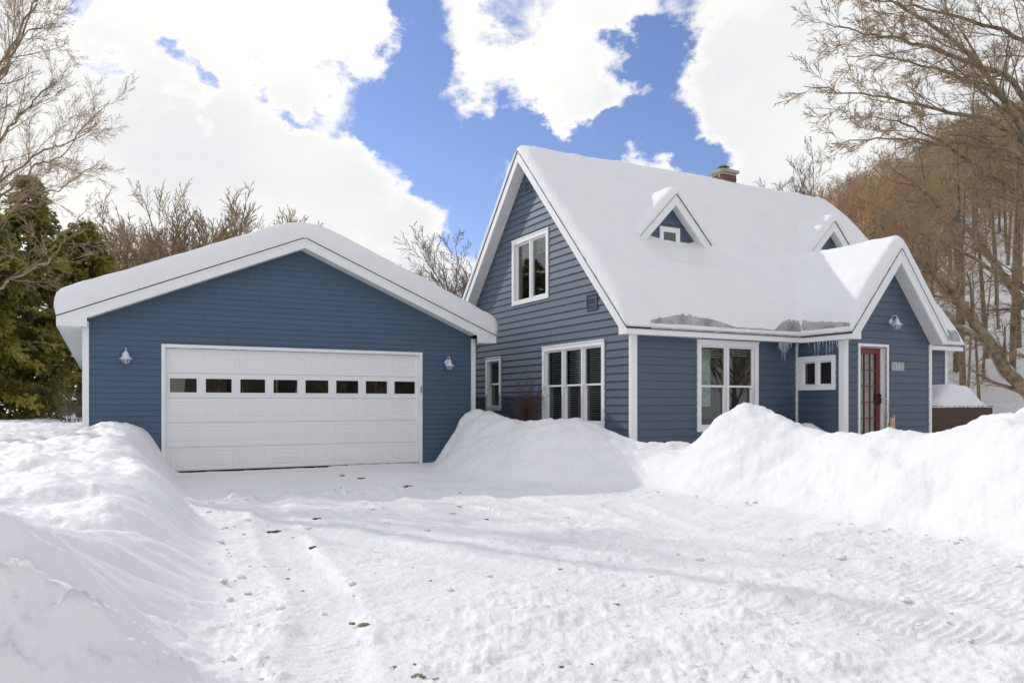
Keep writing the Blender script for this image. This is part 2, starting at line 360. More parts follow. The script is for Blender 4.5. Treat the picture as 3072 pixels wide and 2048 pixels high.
def window(parent, wall, s0, s1, z0, z1, cols, style, cas=.085, blind=None, curtain=None, label=None, name='window', room_margin=.3):
    mb = MB(); frame(mb, wall, s0, s1, z0, z1, cas, -.10, .034)
    wall.box(mb, s0 - .012, s1 + .012, .0345, .046, z1 - .012, z1 + .012)             # drip cap
    a, b, lo, hi = s0 + cas, s1 - cas, z0 + cas, z1 - cas
    mul = .055; n = len(cols); tot = sum(cols); w = (b - a - mul * (n - 1)); x = a; spans = []
    for i, c in enumerate(cols):
        ww = w * c / tot; spans.append((x, x + ww)); x += ww
        if i < n - 1: wall.box(mb, x, x + mul, -.10, .012, lo, hi); x += mul
    win = part(name, mb, MAT['white_trim'], parent, label=label)
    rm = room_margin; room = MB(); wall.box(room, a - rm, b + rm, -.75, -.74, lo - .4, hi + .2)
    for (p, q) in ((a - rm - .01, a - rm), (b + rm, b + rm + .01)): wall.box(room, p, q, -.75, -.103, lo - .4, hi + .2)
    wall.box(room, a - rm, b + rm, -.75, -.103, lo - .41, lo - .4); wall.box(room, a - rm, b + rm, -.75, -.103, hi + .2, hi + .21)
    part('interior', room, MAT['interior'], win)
    for i, (p, q) in enumerate(spans):
        if style == 'hung':
            mid = (lo + hi) / 2
            for (za, zb, d) in ((mid - .018, hi, -.030), (lo, mid + .018, -.066)):
                sash = MB(); frame(sash, wall, p, q, za, zb, .036, d - .03, d); part('sash', sash, MAT['white_trim'], win)
                pane = MB(); wall.box(pane, p + .03, q - .03, d - .018, d - .012, za + .03, zb - .03); part('pane', pane, MAT['glass'], win)
        else:
            sash = MB(); d = -.03 - .036 * (i % 2); frame(sash, wall, p, q, lo, hi, .032, d - .03, d); part('sash', sash, MAT['white_trim'], win)
            pane = MB(); wall.box(pane, p + .026, q - .026, d - .018, d - .012, lo + .026, hi - .026); part('pane', pane, MAT['glass'], win)
        if blind:
            bl = MB(); zz = hi - .03; end = hi - (hi - lo) * blind[i % len(blind)]; wall.box(bl, p + .02, q - .02, -.16, -.12, hi - .03, hi)
            while zz > end:
                y = zz; tilt = .008
                bl.add([wall.P(p + .03, -.155, y - tilt), wall.P(q - .03, -.155, y - tilt), wall.P(q - .03, -.125, y + tilt), wall.P(p + .03, -.125, y + tilt)], [(0, 1, 2, 3)])
                zz -= .046
            for f in (.2, .8): wall.box(bl, p + (q - p) * f - .002, p + (q - p) * f + .002, -.123, -.121, end, hi)
            part('blind', bl, MAT['blind'], win)
    if curtain:
        cu = MB()
        for (p, q, zt, zb2) in curtain: wall.box(cu, p, q, -.22, -.20, zb2, zt)
        part('curtain', cu, MAT['curtain'], win)
    return win
def rake(mb, wall, tc, zt, half, zeave, drop, zbox, tw, sign, thick, d1=.0):
    """one rake board: apex (tc, zt), foot at half along sign, plumb drop, level box end at zbox reaching back to tw"""
    sl = (zt - zeave) / half; e = tc + sign * half
    zb = lambda t: zt - drop - sl * abs(t - tc)
    pts = [(tc, zt), (e, zeave), (e, zbox), (tw, zbox), (tw, max(zb(tw), zbox + .002)), (tc, zt - drop)]
    wall.poly(mb, pts, d1 - thick, d1)
def soffit_run(parent, wall, tc, zt, drop, sl, t_from, t_to, d0, d1, step, mname='soffit'):
    L = abs(t_to - t_from) * math.hypot(1, sl); n = max(1, int(L / step)); sg = 1 if t_to > t_from else -1
    for k in range(n):
        a = t_from + (t_to - t_from) * (k + .012) / n; b = t_from + (t_to - t_from) * (k + .988) / n; mb = MB()
        za = zt - drop - sl * abs(a - tc) + .004; zb = zt - drop - sl * abs(b - tc) + .004
        wall.poly(mb, [(a, za), (b, zb), (b, zb + .012), (a, za + .012)], d0, d1); part('soffit_panel', mb, MAT[mname], parent)
    mb = MB(); a, b = t_from, t_to; za = zt - drop - sl * abs(a - tc) + .02; zb = zt - drop - sl * abs(b - tc) + .02
    wall.poly(mb, [(a, za), (b, zb), (b, zb + .01), (a, za + .01)], d0, d1); part('soffit_backing', mb, MAT['interior'], parent)

# ------------------------------------------------------------------ garage
GV, GL, GR, GB = 15.246, -.245, 7.193, 33.0
GC, GH, GZ, GE = 3.46, 4.105, 4.43, 2.72
GF = 14.906; GSL = (GZ - GE) / GH; GD = .199; GBX = 2.556
def build_garage():
    o = (GL, GV, 0); g = thing('garage', 'long blue garage with wide white sectional door and low gable roof', 'garage', o)
    fw = Wall('v', GV, o); S = 'garage_siding'
    lines = [(GSL, 1, GZ - GD + GSL * GC), (-GSL, 1, GZ - GD - GSL * GC)]
    hole = [(1.036, 5.925, -1, 2.262)]
    siding(g, fw, GL + .02, GR - .02, .0, GZ, lines, hole, .1035, S, .013, joints=True)
    mb = MB(); fw.box(mb, GL, GR, -.20, -.15, -.3, .0)
    part('foundation', mb, MAT['concrete'], g)
    for (a, b, nm) in ((GL - .0, GL, 'l'), (GR, GR, 'r')):
        mb = MB(); x = a
        mb.box((x - .02 - o[0] if nm == 'l' else x - .0 - o[0] - .012, -.0 + .015, -.1), (x + .012 - o[0] if nm == 'l' else x + .02 - o[0], GB - GV, GE - .2)); part('side_wall', mb, MAT[S], g)
    mb = MB(); mb.box((0, GB - GV, -.1), (GR - GL, GB - GV + .03, GE)); mb.prism([(0, GB - GV, GE), (GR - GL, GB - GV, GE), (GC - GL, GB - GV, GZ - .1)], (0, .03, 0)); part('rear_wall', mb, MAT[S], g)
    for x0, x1 in ((GL - .026, GL + .075), (GR - .075, GR + .026)):
        mb = MB(); fw.box(mb, x0, x1, -.10, .024, -.05, GZ - GD - GSL * max(abs(x0 - GC), abs(x1 - GC)) + .0); part('corner_trim', mb, MAT['white_trim'], g)
    rf = Wall('v', GF, o)
    for sg in (-1, 1):
        mb = MB(); rake(mb, rf, GC, GZ - .014, GH, GE - .014, GD - .014, GBX, GC + sg * 3.655, sg, .03)
        part('rake_fascia', mb, MAT['white_trim'], g)
        mb = MB(); e = GC + sg * GH
        rf.poly(mb, [(GC, GZ - .014), (e, GE - .014), (e, GE - .055), (GC, GZ - .055)], .0005, .012); part('fascia_cover', mb, MAT['white_trim'], g)
        soffit_run(g, Wall('v', GV, o), GC, GZ, GD, GSL, GC, GC + sg * 3.64, .014, GV - GF - .032, .30)
        for k in range(8):                                                            # eave soffit, 2.1 m sheets
            mb = MB(); a = GF + .035 + k * 2.18; b = min(a + 2.165, GB + .2)
            x0, x1 = (GC - GH + .03, GL - .028) if sg < 0 else (GR + .028, GC + GH - .03)
            for q in range(6):
                p0 = a + (b - a) * q / 6 + .004; p1 = a + (b - a) * (q + 1) / 6 - .003
                mb.box((x0 - o[0], p0 - o[1], GBX + .004), (x1 - o[0], p1 - o[1], GBX + .014))
            part('soffit_panel', mb, MAT['soffit'], g)
        mb = MB(); x0, x1 = (GC - GH + .03, GL - .022) if sg < 0 else (GR + .022, GC + GH - .03)
        mb.box((x0 - o[0], GF + .031 - o[1], GBX + .016), (x1 - o[0], GB + .2 - o[1], GBX + .024)); part('soffit_backing', mb, MAT['interior'], g)
        mb = MB(); e = GC + sg * GH
        mb.box((e - o[0], GF + .0305 - o[1], GBX), (e - sg * .025 - o[0], GB + .25 - o[1], GE - .016)); part('eave_fascia', mb, MAT['white_trim'], g)
    mb = MB()                                                                          # roof deck with its dark shingle edge
    for sg in (-1, 1):
        e = GC + sg * (GH + .012)
        mb.prism([(GC - o[0], GF - .012 - o[1], GZ - .012), (e - o[0], GF - .012 - o[1], GE - .017), (e - o[0], GF - .012 - o[1], GE + .012), (GC - o[0], GF - .012 - o[1], GZ + .016)], (0, GB + .3 - GF, 0))
    part('roof', mb, MAT['shingle'], g)
    # door: frame, five sections, raised panels, eight lites
    d = MB(); frame(d, fw, .974, 5.983, -.6, 2.33, .062, -.09, .03, 'lrt')
    fw.box(d, 1.036, 1.07, -.09, -.045, 0, 2.262); fw.box(d, 5.891, 5.925, -.09, -.045, 0, 2.262); fw.box(d, 1.07, 5.891, -.09, -.045, 2.235, 2.262)
    door = part('garage_door', d, MAT['white_trim'], g, label='wide white sectional door with a row of eight small windows')
    zs = [.022, .456, .909, 1.362, 1.815, 2.262]; x0, x1 = 1.04, 5.921; pit = (x1 - x0) / 8
    pw = MB(); A, B, C = .25, .232, .205; hA, hB, hC = .150, .132, .108
    ring = lambda a, h, dd: [(-a, dd, -h), (a, dd, -h), (a, dd, h), (-a, dd, h)]
    vs = ring(A, hA, 0) + ring(B, hB, .009) + ring(C, hC, .002)
    fs = [(i, (i + 1) % 4, (i + 1) % 4 + 4, i + 4) for i in range(4)] + [(i + 4, (i + 1) % 4 + 4, (i + 1) % 4 + 8, i + 8) for i in range(4)] + [(8, 9, 10, 11)]
    pm = pw.add(vs, fs).mesh('raised_panel'); pm.materials.append(MAT['white_door'])
    fm = MB(); 
    for (a, h, b_, k, y0, y1) in ((.255, .155, .228, .128, -.012, 0),):
        fm.box((-a, y0, -h), (-b_, y1 + .02, h)); fm.box((b_, y0, -h), (a, y1 + .02, h)); fm.box((-b_, y0 + .001, k), (b_, y1 + .02, h)); fm.box((-b_, y0 + .001, -h), (b_, y1 + .02, -k))
    fmm = fm.mesh('lite_frame'); fmm.materials.append(MAT['white_trim'])
    gm = MB().box((-.235, .006, -.135), (.235, .010, .135)).mesh('lite'); gm.materials.append(MAT['glass'])
    for r in range(5):
        a, b = zs[r] + .0025, zs[r + 1] - .0025; zc = (zs[r] + zs[r + 1]) / 2 - (.012 if r == 0 else 0); holes = []
        for k in range(8):
            xc = x0 + pit * (k + .5); holes.append((xc - .25, xc + .25, zc - .15, zc + .15))
        mb = MB()
        for c in cells(x0, x1, a, b, [], holes): mb.add([fw.P(t, -.05, z) for t, z in c], [tuple(range(len(c)))])
        fw.box(mb, x0, x1, -.09, -.054, b - .012, b)
        part('door_section', mb, MAT['white_door'], door)
        for k in range(8):
            xc = x0 + pit * (k + .5)
            for (nm, me) in ((('raised_panel', pm),) if r != 3 else (('lite_frame', fmm), ('pane', gm))):
                q = link(nm, me, None, door); q.location = (xc - o[0], GV + .05 - o[1], zc)
    mb = MB(); fw.box(mb, x0, x1, -.10, -.035, -.02, .024); part('bottom_seal', mb, MAT['rubber'], door)
    mb = MB(); fw.box(mb, x0 - .3, x1 + .3, -1.0, -.98, -.1, 2.6); fw.box(mb, x0 - .3, x1 + .3, -1.0, -.095, 2.5, 2.52)
    for q in (x0 - .3, x1 + .29): fw.box(mb, q, q + .01, -1.0, -.095, -.1, 2.5)
    part('interior', mb, MAT['interior_wall'], g)
    mb = MB(); fw.box(mb, 5.938, 5.968, .03, .045, 1.48, 1.62); part('keypad', mb, MAT['plaque'], door)
    return g

# ------------------------------------------------------------------ house
UH, VH, UE, VB = 8.501, 11.330, 17.721, 18.914
RV, RZ, EV, EZ = 15.122, 6.882, 11.091, 2.616
RU0, RU1 = 8.21, 18.01; HSL = (RZ - EZ) / (RV - EV); HD = .241; HBX = 2.494
PU0, PU1, PV, PF = 12.719, 15.397, 10.192, 9.901
PC, PZ = 14.058, 4.339; PHF = 1.461; PEZ = 2.614; PSL = (PZ - PEZ) / PHF; PD = .286
DV = 12.80; DSL = 1.034; DORM = ((10.769, 5.694), (15.653, 5.66))
EXPO = .148
def build_house():
    o = (UH, VH, 0); h = thing('house', 'steep gabled blue house with white trim, two dormers and a red front door porch', 'house', o); S = 'siding'
    gw = Wall('u', UH, o); fw = Wall('v', VH, o); pw = Wall('v', PV, o); ps = Wall('u', PU0, o)
    gl = [(HSL, 1, RZ - HD + HSL * RV), (-HSL, 1, RZ - HD - HSL * RV)]
    # openings inside the casings (s0, s1, z0, z1)
    ins = lambda r, c=.07: (r[0] + c, r[1] - c, r[2] + c, r[3] - c)
    wu, wt, wn = (14.238, 15.891, 3.52, 5.022), (12.156, 14.496, .787, 2.477), (16.464, 17.279, 1.089, 2.377)
    wd, ws, wdoor = (10.027, 11.613, .717, 2.470), (10.354, 11.300, 1.528, 2.198), (13.123, 14.035, .20, 2.442)
    siding(h, gw, VH + .02, VB, .05, RZ, gl, [ins(wu), ins(wt), ins(wn)], EXPO, S, .022, joints=True)
    siding(h, fw, UH + .02, PU0 - .01, .05, 2.50, [], [ins(wd)], EXPO, S)
    siding(h, fw, PU1 + .01, UE, .05, 2.50, [], [], EXPO, S)
    siding(h, ps, PV + .02, VH - .012, .05, 2.50, [], [ins(ws)], EXPO, S)
    siding(h, pw, PU0 + .02, PU1 - .01, .05, PZ, [(PSL, 1, PZ - PD + PSL * PC), (-PSL, 1, PZ - PD - PSL * PC)], [ins(wdoor)], EXPO, S)
    mb = MB(); mb.box((UE - .02 - o[0], .02, 0), (UE - o[0], VB - o[1], 2.5)); mb.prism([(UE - .02 - o[0], 0, 2.5), (UE - .02 - o[0], VB - o[1], 2.5), (UE - .02 - o[0], RV - o[1], RZ - .2)], (.02, 0, 0))
    mb.box((.02, VB - o[1], 0), (UE - o[0], VB + .02 - o[1], 2.5)); mb.box((PU1 - .02 - o[0], PV + .02 - o[1], 0), (PU1 - o[0], -.02, 2.5)); part('rear_walls', mb, MAT[S], h)
    # windows
    window(h, gw, *wu, (1, 1), 'slide', .10, label='upper gable slider window', blind=(.25, .25))
    window(h, gw, *wt, (1, 1, 1), 'hung', .095, blind=(.99, .99, .99), label='triple sash window with blinds')
    window(h, gw, *wn, (1,), 'hung', .085, label='narrow sash window beside garage')
    window(h, fw, *wd, (1, 1), 'hung', .095, blind=(.14, .13), curtain=[(10.14, 10.56, 2.3, 1.2)], label='twin sash window on the front wall')
    window(h, ps, *ws, (1, 1), 'slide', .09, label='small slider window on the porch side', room_margin=.02)
    # louvred vents
    for (a, b, z0, z1) in ((12.40, 12.765, 3.08, 3.41), (14.98, 15.264, 5.98, 6.26)):
        mb = MB(); frame(mb, gw, a, b, z0, z1, .032, .0, .036); v = part('louvre_vent', mb, MAT[S], h)
        mb = MB(); gw.box(mb, a + .03, b - .03, .012, .018, z0 + .03, z1 - .03); part('vent_backing', mb, MAT['black_metal'], v)
        n = 6
        for k in range(n):
            z = z0 + .035 + (z1 - z0 - .07) * (k + .35) / n; mb = MB()
            gw.poly(mb, [(a + .03, z), (b - .03, z), (b - .03, z + .012), (a + .03, z + .012)], .016, .030); part('louvre', mb, MAT[S], v)
    # corner trims
    def post(u0, u1, v0, v1, z1, z0=.0): part('corner_trim', MB().box((u0 - o[0], v0 - o[1], z0), (u1 - o[0], v1 - o[1], z1)), MAT['white_trim'], h)
    post(UH - .026, UH + .105, VH - .026, VH + .05, 2.499); post(PU0 - .026, PU0 + .115, PV - .026, PV + .085, 2.49)
    post(PU0 - .04, PU0 - .002, VH - .045, VH - .002, 2.499); post(PU1 - .06, PU1 + .026, PV - .026, PV + .06, 2.49)
    post(UE - .07, UE + .026, VH - .026, VH + .05, 2.499)
    # rake boards and soffits of the main gable
    rw = Wall('u', RU0, o)
    for sg in (-1, 1):
        mb = MB(); rake(mb, rw, RV, RZ - .014, RV - EV, EZ - .014, HD - .014, HBX, RV + sg * (RV - VH), sg, .03); part('rake_fascia', mb, MAT['white_trim'], h)
        soffit_run(h, gw, RV, RZ, HD, HSL, RV, RV + sg * (RV - VH - .02), .018, UH - RU0 - .032, .262)
        mb = MB(); e = RV + sg * (RV - EV)
        Wall('u', RU1, o).poly(mb, [(RV, RZ - .014), (e, EZ - .014), (e, HBX), (RV + sg * (RV - VH), HBX), (RV, RZ - HD)], 0, .03); part('rake_fascia', mb, MAT['white_trim'], h)
        mb = MB(); gw2 = Wall('u', UE, o)
        gw2.poly(mb, [(RV, RZ - HD + .004), (RV + sg * (RV - VH), RZ - HD - HSL * (RV - VH) + .004), (RV + sg * (RV - VH), RZ - HD - HSL * (RV - VH) + .02), (RV, RZ - HD + .02)], -.26, -.004); part('soffit_panel', mb, MAT['soffit'], h)
    # eave fascia and soffit, front (two runs beside the porch) and back
    for (a, b) in ((RU0 + .031, PC - PHF), (PC + PHF, RU1 - .031)):
        part('eave_fascia', MB().box((a - o[0], EV - o[1], HBX), (b - o[0], EV + .025 - o[1], EZ - .016)), MAT['white_trim'], h)
        part('soffit_panel', MB().box((a - o[0], EV + .026 - o[1], HBX + .006), (b - o[0], -.002, HBX + .016)), MAT['soffit'], h)
    part('eave_fascia', MB().box((RU0 + .031 - o[0], 2 * RV - EV - .025 - o[1], HBX), (RU1 - .031 - o[0], 2 * RV - EV - o[1], EZ - .016)), MAT['white_trim'], h)
    mb = MB()
    for sg in (-1, 1):
        e = RV + sg * (RV - EV + .012); t = .030
        mb.prism([(RU0 - .012 - o[0], RV - o[1], RZ - .012), (RU0 - .012 - o[0], e - o[1], EZ - .026), (RU0 - .012 - o[0], e - o[1], EZ + .008), (RU0 - .012 - o[0], RV - o[1], RZ + .022)], (RU1 - RU0 + .024, 0, 0))
    part('roof', mb, MAT['shingle'], h, label='dark shingled main roof under the snow')
    # porch roof
    pr = Wall('v', PF, o)
    for sg in (-1, 1):
        mb = MB(); rake(mb, pr, PC, PZ - .014, PHF, PEZ - .014, PD - .014, HBX - .004, PC + sg * (1.339 if sg > 0 else 1.20), sg, .03); part('rake_fascia', mb, MAT['white_trim'], h)
        if sg > 0:
            mb = MB(); pr.poly(mb, [(PC, PZ - .014), (PC + PHF, PEZ - .014), (PC + PHF, PEZ - .07), (PC, PZ - .08)], .0005, .012); part('fascia_cover', mb, MAT['white_trim'], h)
        soffit_run(h, pw, PC, PZ, PD, PSL, PC, PC + sg * 1.335, .018, PV - PF - .032, .225)
        e = PC + sg * PHF
        part('eave_fascia', MB().box((e - o[0], PF + .0305 - o[1], HBX - .004), (e - sg * .025 - o[0], EV + .026 - o[1], PEZ - .016)), MAT['white_trim'], h)
        a, b = (e + .026, PU0 - .002) if sg < 0 else (PU1 + .002, e - .026)
        part('soffit_panel', MB().box((a - o[0], PF + .032 - o[1], HBX + .003), (b - o[0], EV + .02 - o[1], HBX + .012)), MAT['soffit'], h)
    mb = MB(); back = EV + (PZ - EZ) / HSL
    for sg in (-1, 1):
        e = PC + sg * (PHF + .012)
        A = [(PC - o[0], PF - .012 - o[1], PZ - .012), (e - o[0], PF - .012 - o[1], PEZ - .026), (e - o[0], PF - .012 - o[1], PEZ + .006), (PC - o[0], PF - .012 - o[1], PZ + .02)]
        B = [(PC - o[0], back - o[1], PZ - .012), (e - o[0], EV - o[1], PEZ - .026), (e - o[0], EV - o[1], PEZ + .006), (PC - o[0], back + .02 - o[1], PZ + .02)]
        mb.add(A + B, [(0, 1, 2, 3), (7, 6, 5, 4), (0, 4, 5, 1), (1, 5, 6, 2), (2, 6, 7, 3), (3, 7, 4, 0)])
    part('porch_roof', mb, MAT['shingle'], h)
    # front door
    a, b, z0, z1 = wdoor
    mb = MB(); frame(mb, pw, a, b, z0, z1, .055, -.03, .030, 'lrt')
    pw.box(mb, a + .0555, a + .075, -.15, -.0005, z0, z1 - .056); pw.box(mb, b - .075, b - .0555, -.15, -.0005, z0, z1 - .056); pw.box(mb, a + .0755, b - .0755, -.15, -.0005, z1 - .075, z1 - .056)
    pw.box(mb, b - .10, b - .0755, -.15, -.07, z0, z1 - .076)
    d = part('front_door', mb, MAT['white_trim'], h, label='red glazed front door in a white frame')
    da, db, dz0, dz1 = a + .076, b - .101, .42, z1 - .077; st, rl, top = .105, .22, .115
    mb = MB(); pw.box(mb, da, da + st, -.145, -.10, dz0, dz1); pw.box(mb, db - st, db, -.145, -.10, dz0, dz1)
    pw.box(mb, da + st, db - st, -.145, -.101, dz1 - top, dz1); pw.box(mb, da + st, db - st, -.145, -.101, dz0, dz0 + rl)
    part('door_leaf', mb, MAT['red_paint'], d)
    ga, gb, gz0, gz1 = da + st, db - st, dz0 + rl, dz1 - top
    for k in (1, 2): x = ga + (gb - ga) * k / 3; mb = MB(); pw.box(mb, x - .011, x + .011, -.135, -.108, gz0, gz1); part('muntin', mb, MAT['red_paint'], d)
    for k in (1, 2, 3, 4): z = gz0 + (gz1 - gz0) * k / 5; mb = MB(); pw.box(mb, ga, gb, -.134, -.1085, z - .011, z + .011); part('muntin', mb, MAT['red_paint'], d)
    for i in range(3):
        for j in range(5):
            mb = MB(); pw.box(mb, ga + (gb - ga) * i / 3 + .011, ga + (gb - ga) * (i + 1) / 3 - .011, -.126, -.121, gz0 + (gz1 - gz0) * j / 5 + .011, gz0 + (gz1 - gz0) * (j + 1) / 5 - .011); part('pane', mb, MAT['glass'], d)
    mb = MB(); pw.box(mb, a - .2, b + .3, -.50, -.49, 0, 2.5); part('interior', mb, MAT['interior'], d)
    mb = MB(); pw.box(mb, ga, gb, -.175, -.17, gz0, gz1); part('curtain', mb, MAT['curtain'], d)
    mb = MB(); x = db - .052
    pw.box(mb, x - .028, x + .028, -.10, -.088, 1.22, 1.46); mb.lathe([(.026, -.02), (.030, .0), (.030, .02), (.012, .04)], 12, 'y', pw.P(x, -.062, 1.42)); pw.box(mb, x - .012, x + .012, -.088, -.04, 1.26, 1.29); pw.box(mb, x - .012, x + .012, -.05, -.035, 1.26, 1.38)
    part('door_handle', mb, MAT['black_metal'], d)
    part('step', MB().box((a - .2 - o[0], PV - 1.1 - o[1], 0), (b + .3 - o[0], PV - .03 - o[1], .34)), MAT['concrete'], h)
    # dormers
    for (uc, zt) in DORM:
        half = 1.25; zE = zt - DSL * half; wl = Wall('v', DV + .21, o); fl = Wall('v', DV, o); dd = .235
        mb = MB(); wl.poly(mb, [(uc - 1.0, 4.2), (uc + 1.0, 4.2), (uc + 1.0, zt - dd - DSL), (uc, zt - dd), (uc - 1.0, zt - dd - DSL)], -.05, -.013)
        dm = part('dormer', mb, MAT[S], h)
        lines = [(DSL, 1, zt - dd + DSL * uc), (-DSL, 1, zt - dd - DSL * uc)]
        hole = [(uc - .16, uc + .16, 3, 5.0)]; n = 9
        for k in range(n):
            a0 = 4.2 + k * EXPO; bmb = MB()
            for c in cells(uc - 1.1, uc + 1.1, a0, a0 + EXPO, lines, []):
                off = lambda z: .016 * (1 - (z - a0) / EXPO) + .002; m = len(c)
                bmb.add([wl.P(t, off(z), z) for t, z in c] + [wl.P(t, -.011, z) for t, z in c], [tuple(range(m))] + [(i, i + m, (i + 1) % m + m, (i + 1) % m) for i in range(m)])
            if bmb.f: part('siding_board', bmb, MAT[S], dm)
        for sg in (-1, 1):
            e = uc + sg * half
            mb = MB(); fl.poly(mb, [(uc, zt - .014), (e, zE - .014), (e, zE - dd), (uc, zt - dd)], -.03, 0); part('rake_fascia', mb, MAT['white_trim'], dm)
            mb = MB(); fl.poly(mb, [(uc, zt - .014), (e, zE - .014), (e, zE - .05), (uc, zt - .05)], .0005, .012); part('fascia_cover', mb, MAT['white_trim'], dm)
            soffit_run(dm, wl, uc, zt, dd, DSL, uc, uc + sg * 1.0, .0185, .178, .24)
            mb = MB(); bk = EV + (zt - EZ) / HSL; bk2 = EV + (zE - EZ) / HSL
            A = [(uc - o[0], DV - .012 - o[1], zt - .012), (e - o[0], DV - .012 - o[1], zE - .012), (e - o[0], DV - .012 - o[1], zE + .014), (uc - o[0], DV - .012 - o[1], zt + .014)]
            B = [(uc - o[0], bk - o[1], zt - .012), (e - o[0], bk2 - o[1], zE - .012), (e - o[0], bk2 + .02 - o[1], zE + .014), (uc - o[0], bk + .02 - o[1], zt + .014)]
            mb.add(A + B, [(0, 1, 2, 3), (7, 6, 5, 4), (0, 4, 5, 1), (1, 5, 6, 2), (2, 6, 7, 3), (3, 7, 4, 0)]); part('dormer_roof', mb, MAT['shingle'], dm)
        c0 = uc - .02; mb = MB(); zt2 = zt - .675
        frame(mb, wl, c0 - .27, c0 + .27, zt2 - .8, zt2, .055, .003, .040); frame(mb, wl, c0 - .215, c0 + .215, zt2 - .75, zt2 - .055, .05, .003, .028)
        part('window_frame', mb, MAT['white_trim'], dm)
        mb = MB(); wl.box(mb, c0 - .165, c0 + .165, .0185, .0205, zt2 - .7, zt2 - .105); part('pane_backing', mb, MAT['interior'], dm)
        mb = MB(); wl.box(mb, c0 - .165, c0 + .165, .0215, .0240, zt2 - .7, zt2 - .105); part('pane', mb, MAT['glass'], dm)
    # chimney
    cu, cv, cw, cd = 14.375, 15.25, .50, .40; zb, zc = 6.4, 7.33
    ch = part('chimney', MB().box((cu + .008 - o[0], cv + .008 - o[1], zb), (cu + cw - .008 - o[0], cv + cd - .008 - o[1], zc)), MAT['mortar'], h)
    rng = random.Random(3); bh = .057; nrow = int((zc - zb) / (bh + .011))
    for r in range(nrow):
        z = zb + r * (bh + .011)
        for (side, L0) in (('f', cw), ('l', cd), ('b', cw), ('r', cd)):
            x = -.0 if r % 2 else -.10; segs = []
            while x < L0: segs.append((max(x, 0), min(x + .19, L0))); x += .20
            for (p, q) in segs:
                if q - p < .03: continue
                e = rng.uniform(-.002, .002)
                if side in 'fb':
                    y = cv if side == 'f' else cv + cd - .06
                    mb = MB().box((cu + p - o[0], y + e - (0 if side == 'f' else 0) - o[1], z), (cu + q - o[0], y + .06 + e - o[1], z + bh))
                else:
                    xx = cu if side == 'l' else cu + cw - .06
                    mb = MB().box((xx + e - .0005 - o[0], cv + p + .0615 - o[1], z), (xx + .06 + e - o[0], cv + min(q, L0 - .062) + .0 - o[1], z + bh)) if min(q, L0 - .062) > p + .0715 else None
                if mb: part('brick', mb, MAT['brick'], ch)
    mb = MB().box((cu - .055 - o[0], cv - .055 - o[1], zc), (cu + cw + .055 - o[0], cv + cd + .055 - o[1], zc + .075)); part('chimney_cap', mb, MAT['concrete'], ch)
    cc = (cu + cw / 2 - .03 - o[0], cv + cd / 2 - o[1], zc + .085)
    part('flue_pipe', MB().lathe([(.105, 0), (.105, .03), (.10, .05), (.10, .10)], 20, 'z', cc), MAT['galvanized'], ch, True)
    part('flue_cap', MB().lathe([(.10, .105), (.165, .095), (.17, .105), (.11, .135), (.05, .148)], 20, 'z', cc), MAT['galvanized'], ch, True)
    # icicles
    rng = random.Random(11)
    def icicle(u, v, z, L, r):
        n = 6; pts = [(u - o[0] + rng.uniform(-.004, .004) * k, v - o[1], z + .01 - L * k / n) for k in range(n + 1)]
        rr = [r * (1 - k / n) ** .8 + .0012 for k in range(n + 1)]; part('icicle', MB().tube(pts, rr, 6), MAT['icicle'], h, True)
    for k in range(16):
        t = rng.gauss(0, 1); icicle(12.12 + .12 * t, EV + .012, HBX, .10 + .32 * math.exp(-t * t) * rng.uniform(.5, 1.1), .013)
    for (vv, L) in ((10.78, .36), (10.70, .38), (10.66, .20), (10.50, .36), (10.42, .34), (10.36, .30), (10.26, .14), (10.22, .18), (10.08, .34), (10.04, .08), (9.99, .07), (10.93, .10), (10.58, .14), (10.31, .10)):
        icicle(PC - PHF + .012, vv, HBX - .004, L * rng.uniform(.9, 1.08), .012)
    for (uu, L) in ((15.93, .28), (16.0, .60), (16.05, .30), (16.14, .26), (15.97, .22)): icicle(uu, EV + .012, HBX, L, .020)
    for k in range(9): icicle(9.4 + rng.uniform(0, .5), EV + .012, HBX, rng.uniform(.03, .07), .006)
    # ice dams along the eave
    def ice(u0, u1, reach, side=False):
        n, m = 70, 7; mb = MB(); S_ = np.linspace(u0, u1, n + 1); rag = fbm(S_ * 1.0, S_ * 0 + 2.2, .7, 2, 88)
        for j, s_ in enumerate(S_):
            D_ = max(.012, reach(j / n) * (1 + .35 * rag[j]))
            for q in range(m):
                t = D_ * q / (m - 1); bul = .016 * math.sin(math.pi * min(1, q / (m - 1) + .12)) + .012 * float(fbm(np.array([s_]), np.array([t * 2.]), .09, 2, 91)[0])
                if side: uu, vv = PC - PHF + t - .012, s_; z = float(porch_snow(np.array([max(uu, PC - PHF)]), np.array([vv]))[0])
                else: uu, vv = s_, EV + t - .014; z = float(main_snow(np.array([uu]), np.array([max(vv, EV)]))[0])
                if q == 0: z = (PEZ if side else EZ) - .012
                mb.v.append((uu - o[0], vv - o[1], z + (bul if q else 0)))
        for j in range(n):
            for q in range(m - 1): i = j * m + q; mb.f.append((i, i + m, i + m + 1, i + 1))
        return part('ice_dam', mb, MAT['ice'], h, True)
    ice(8.75, 11.4, lambda t: .012 + .06 * math.exp(-((t - .34) / .26) ** 2))
    ice(11.35, PC - PHF - .004, lambda t: .015 + .095 * sm((t - .35) / .45))
    ice(15.6, 17.9, lambda t: .04 + .07 * sm(t * 1.5))
    ice(EV + .16, PF + .05, lambda t: .02 + .075 * (1 - t) ** 2.0, True)
    return h

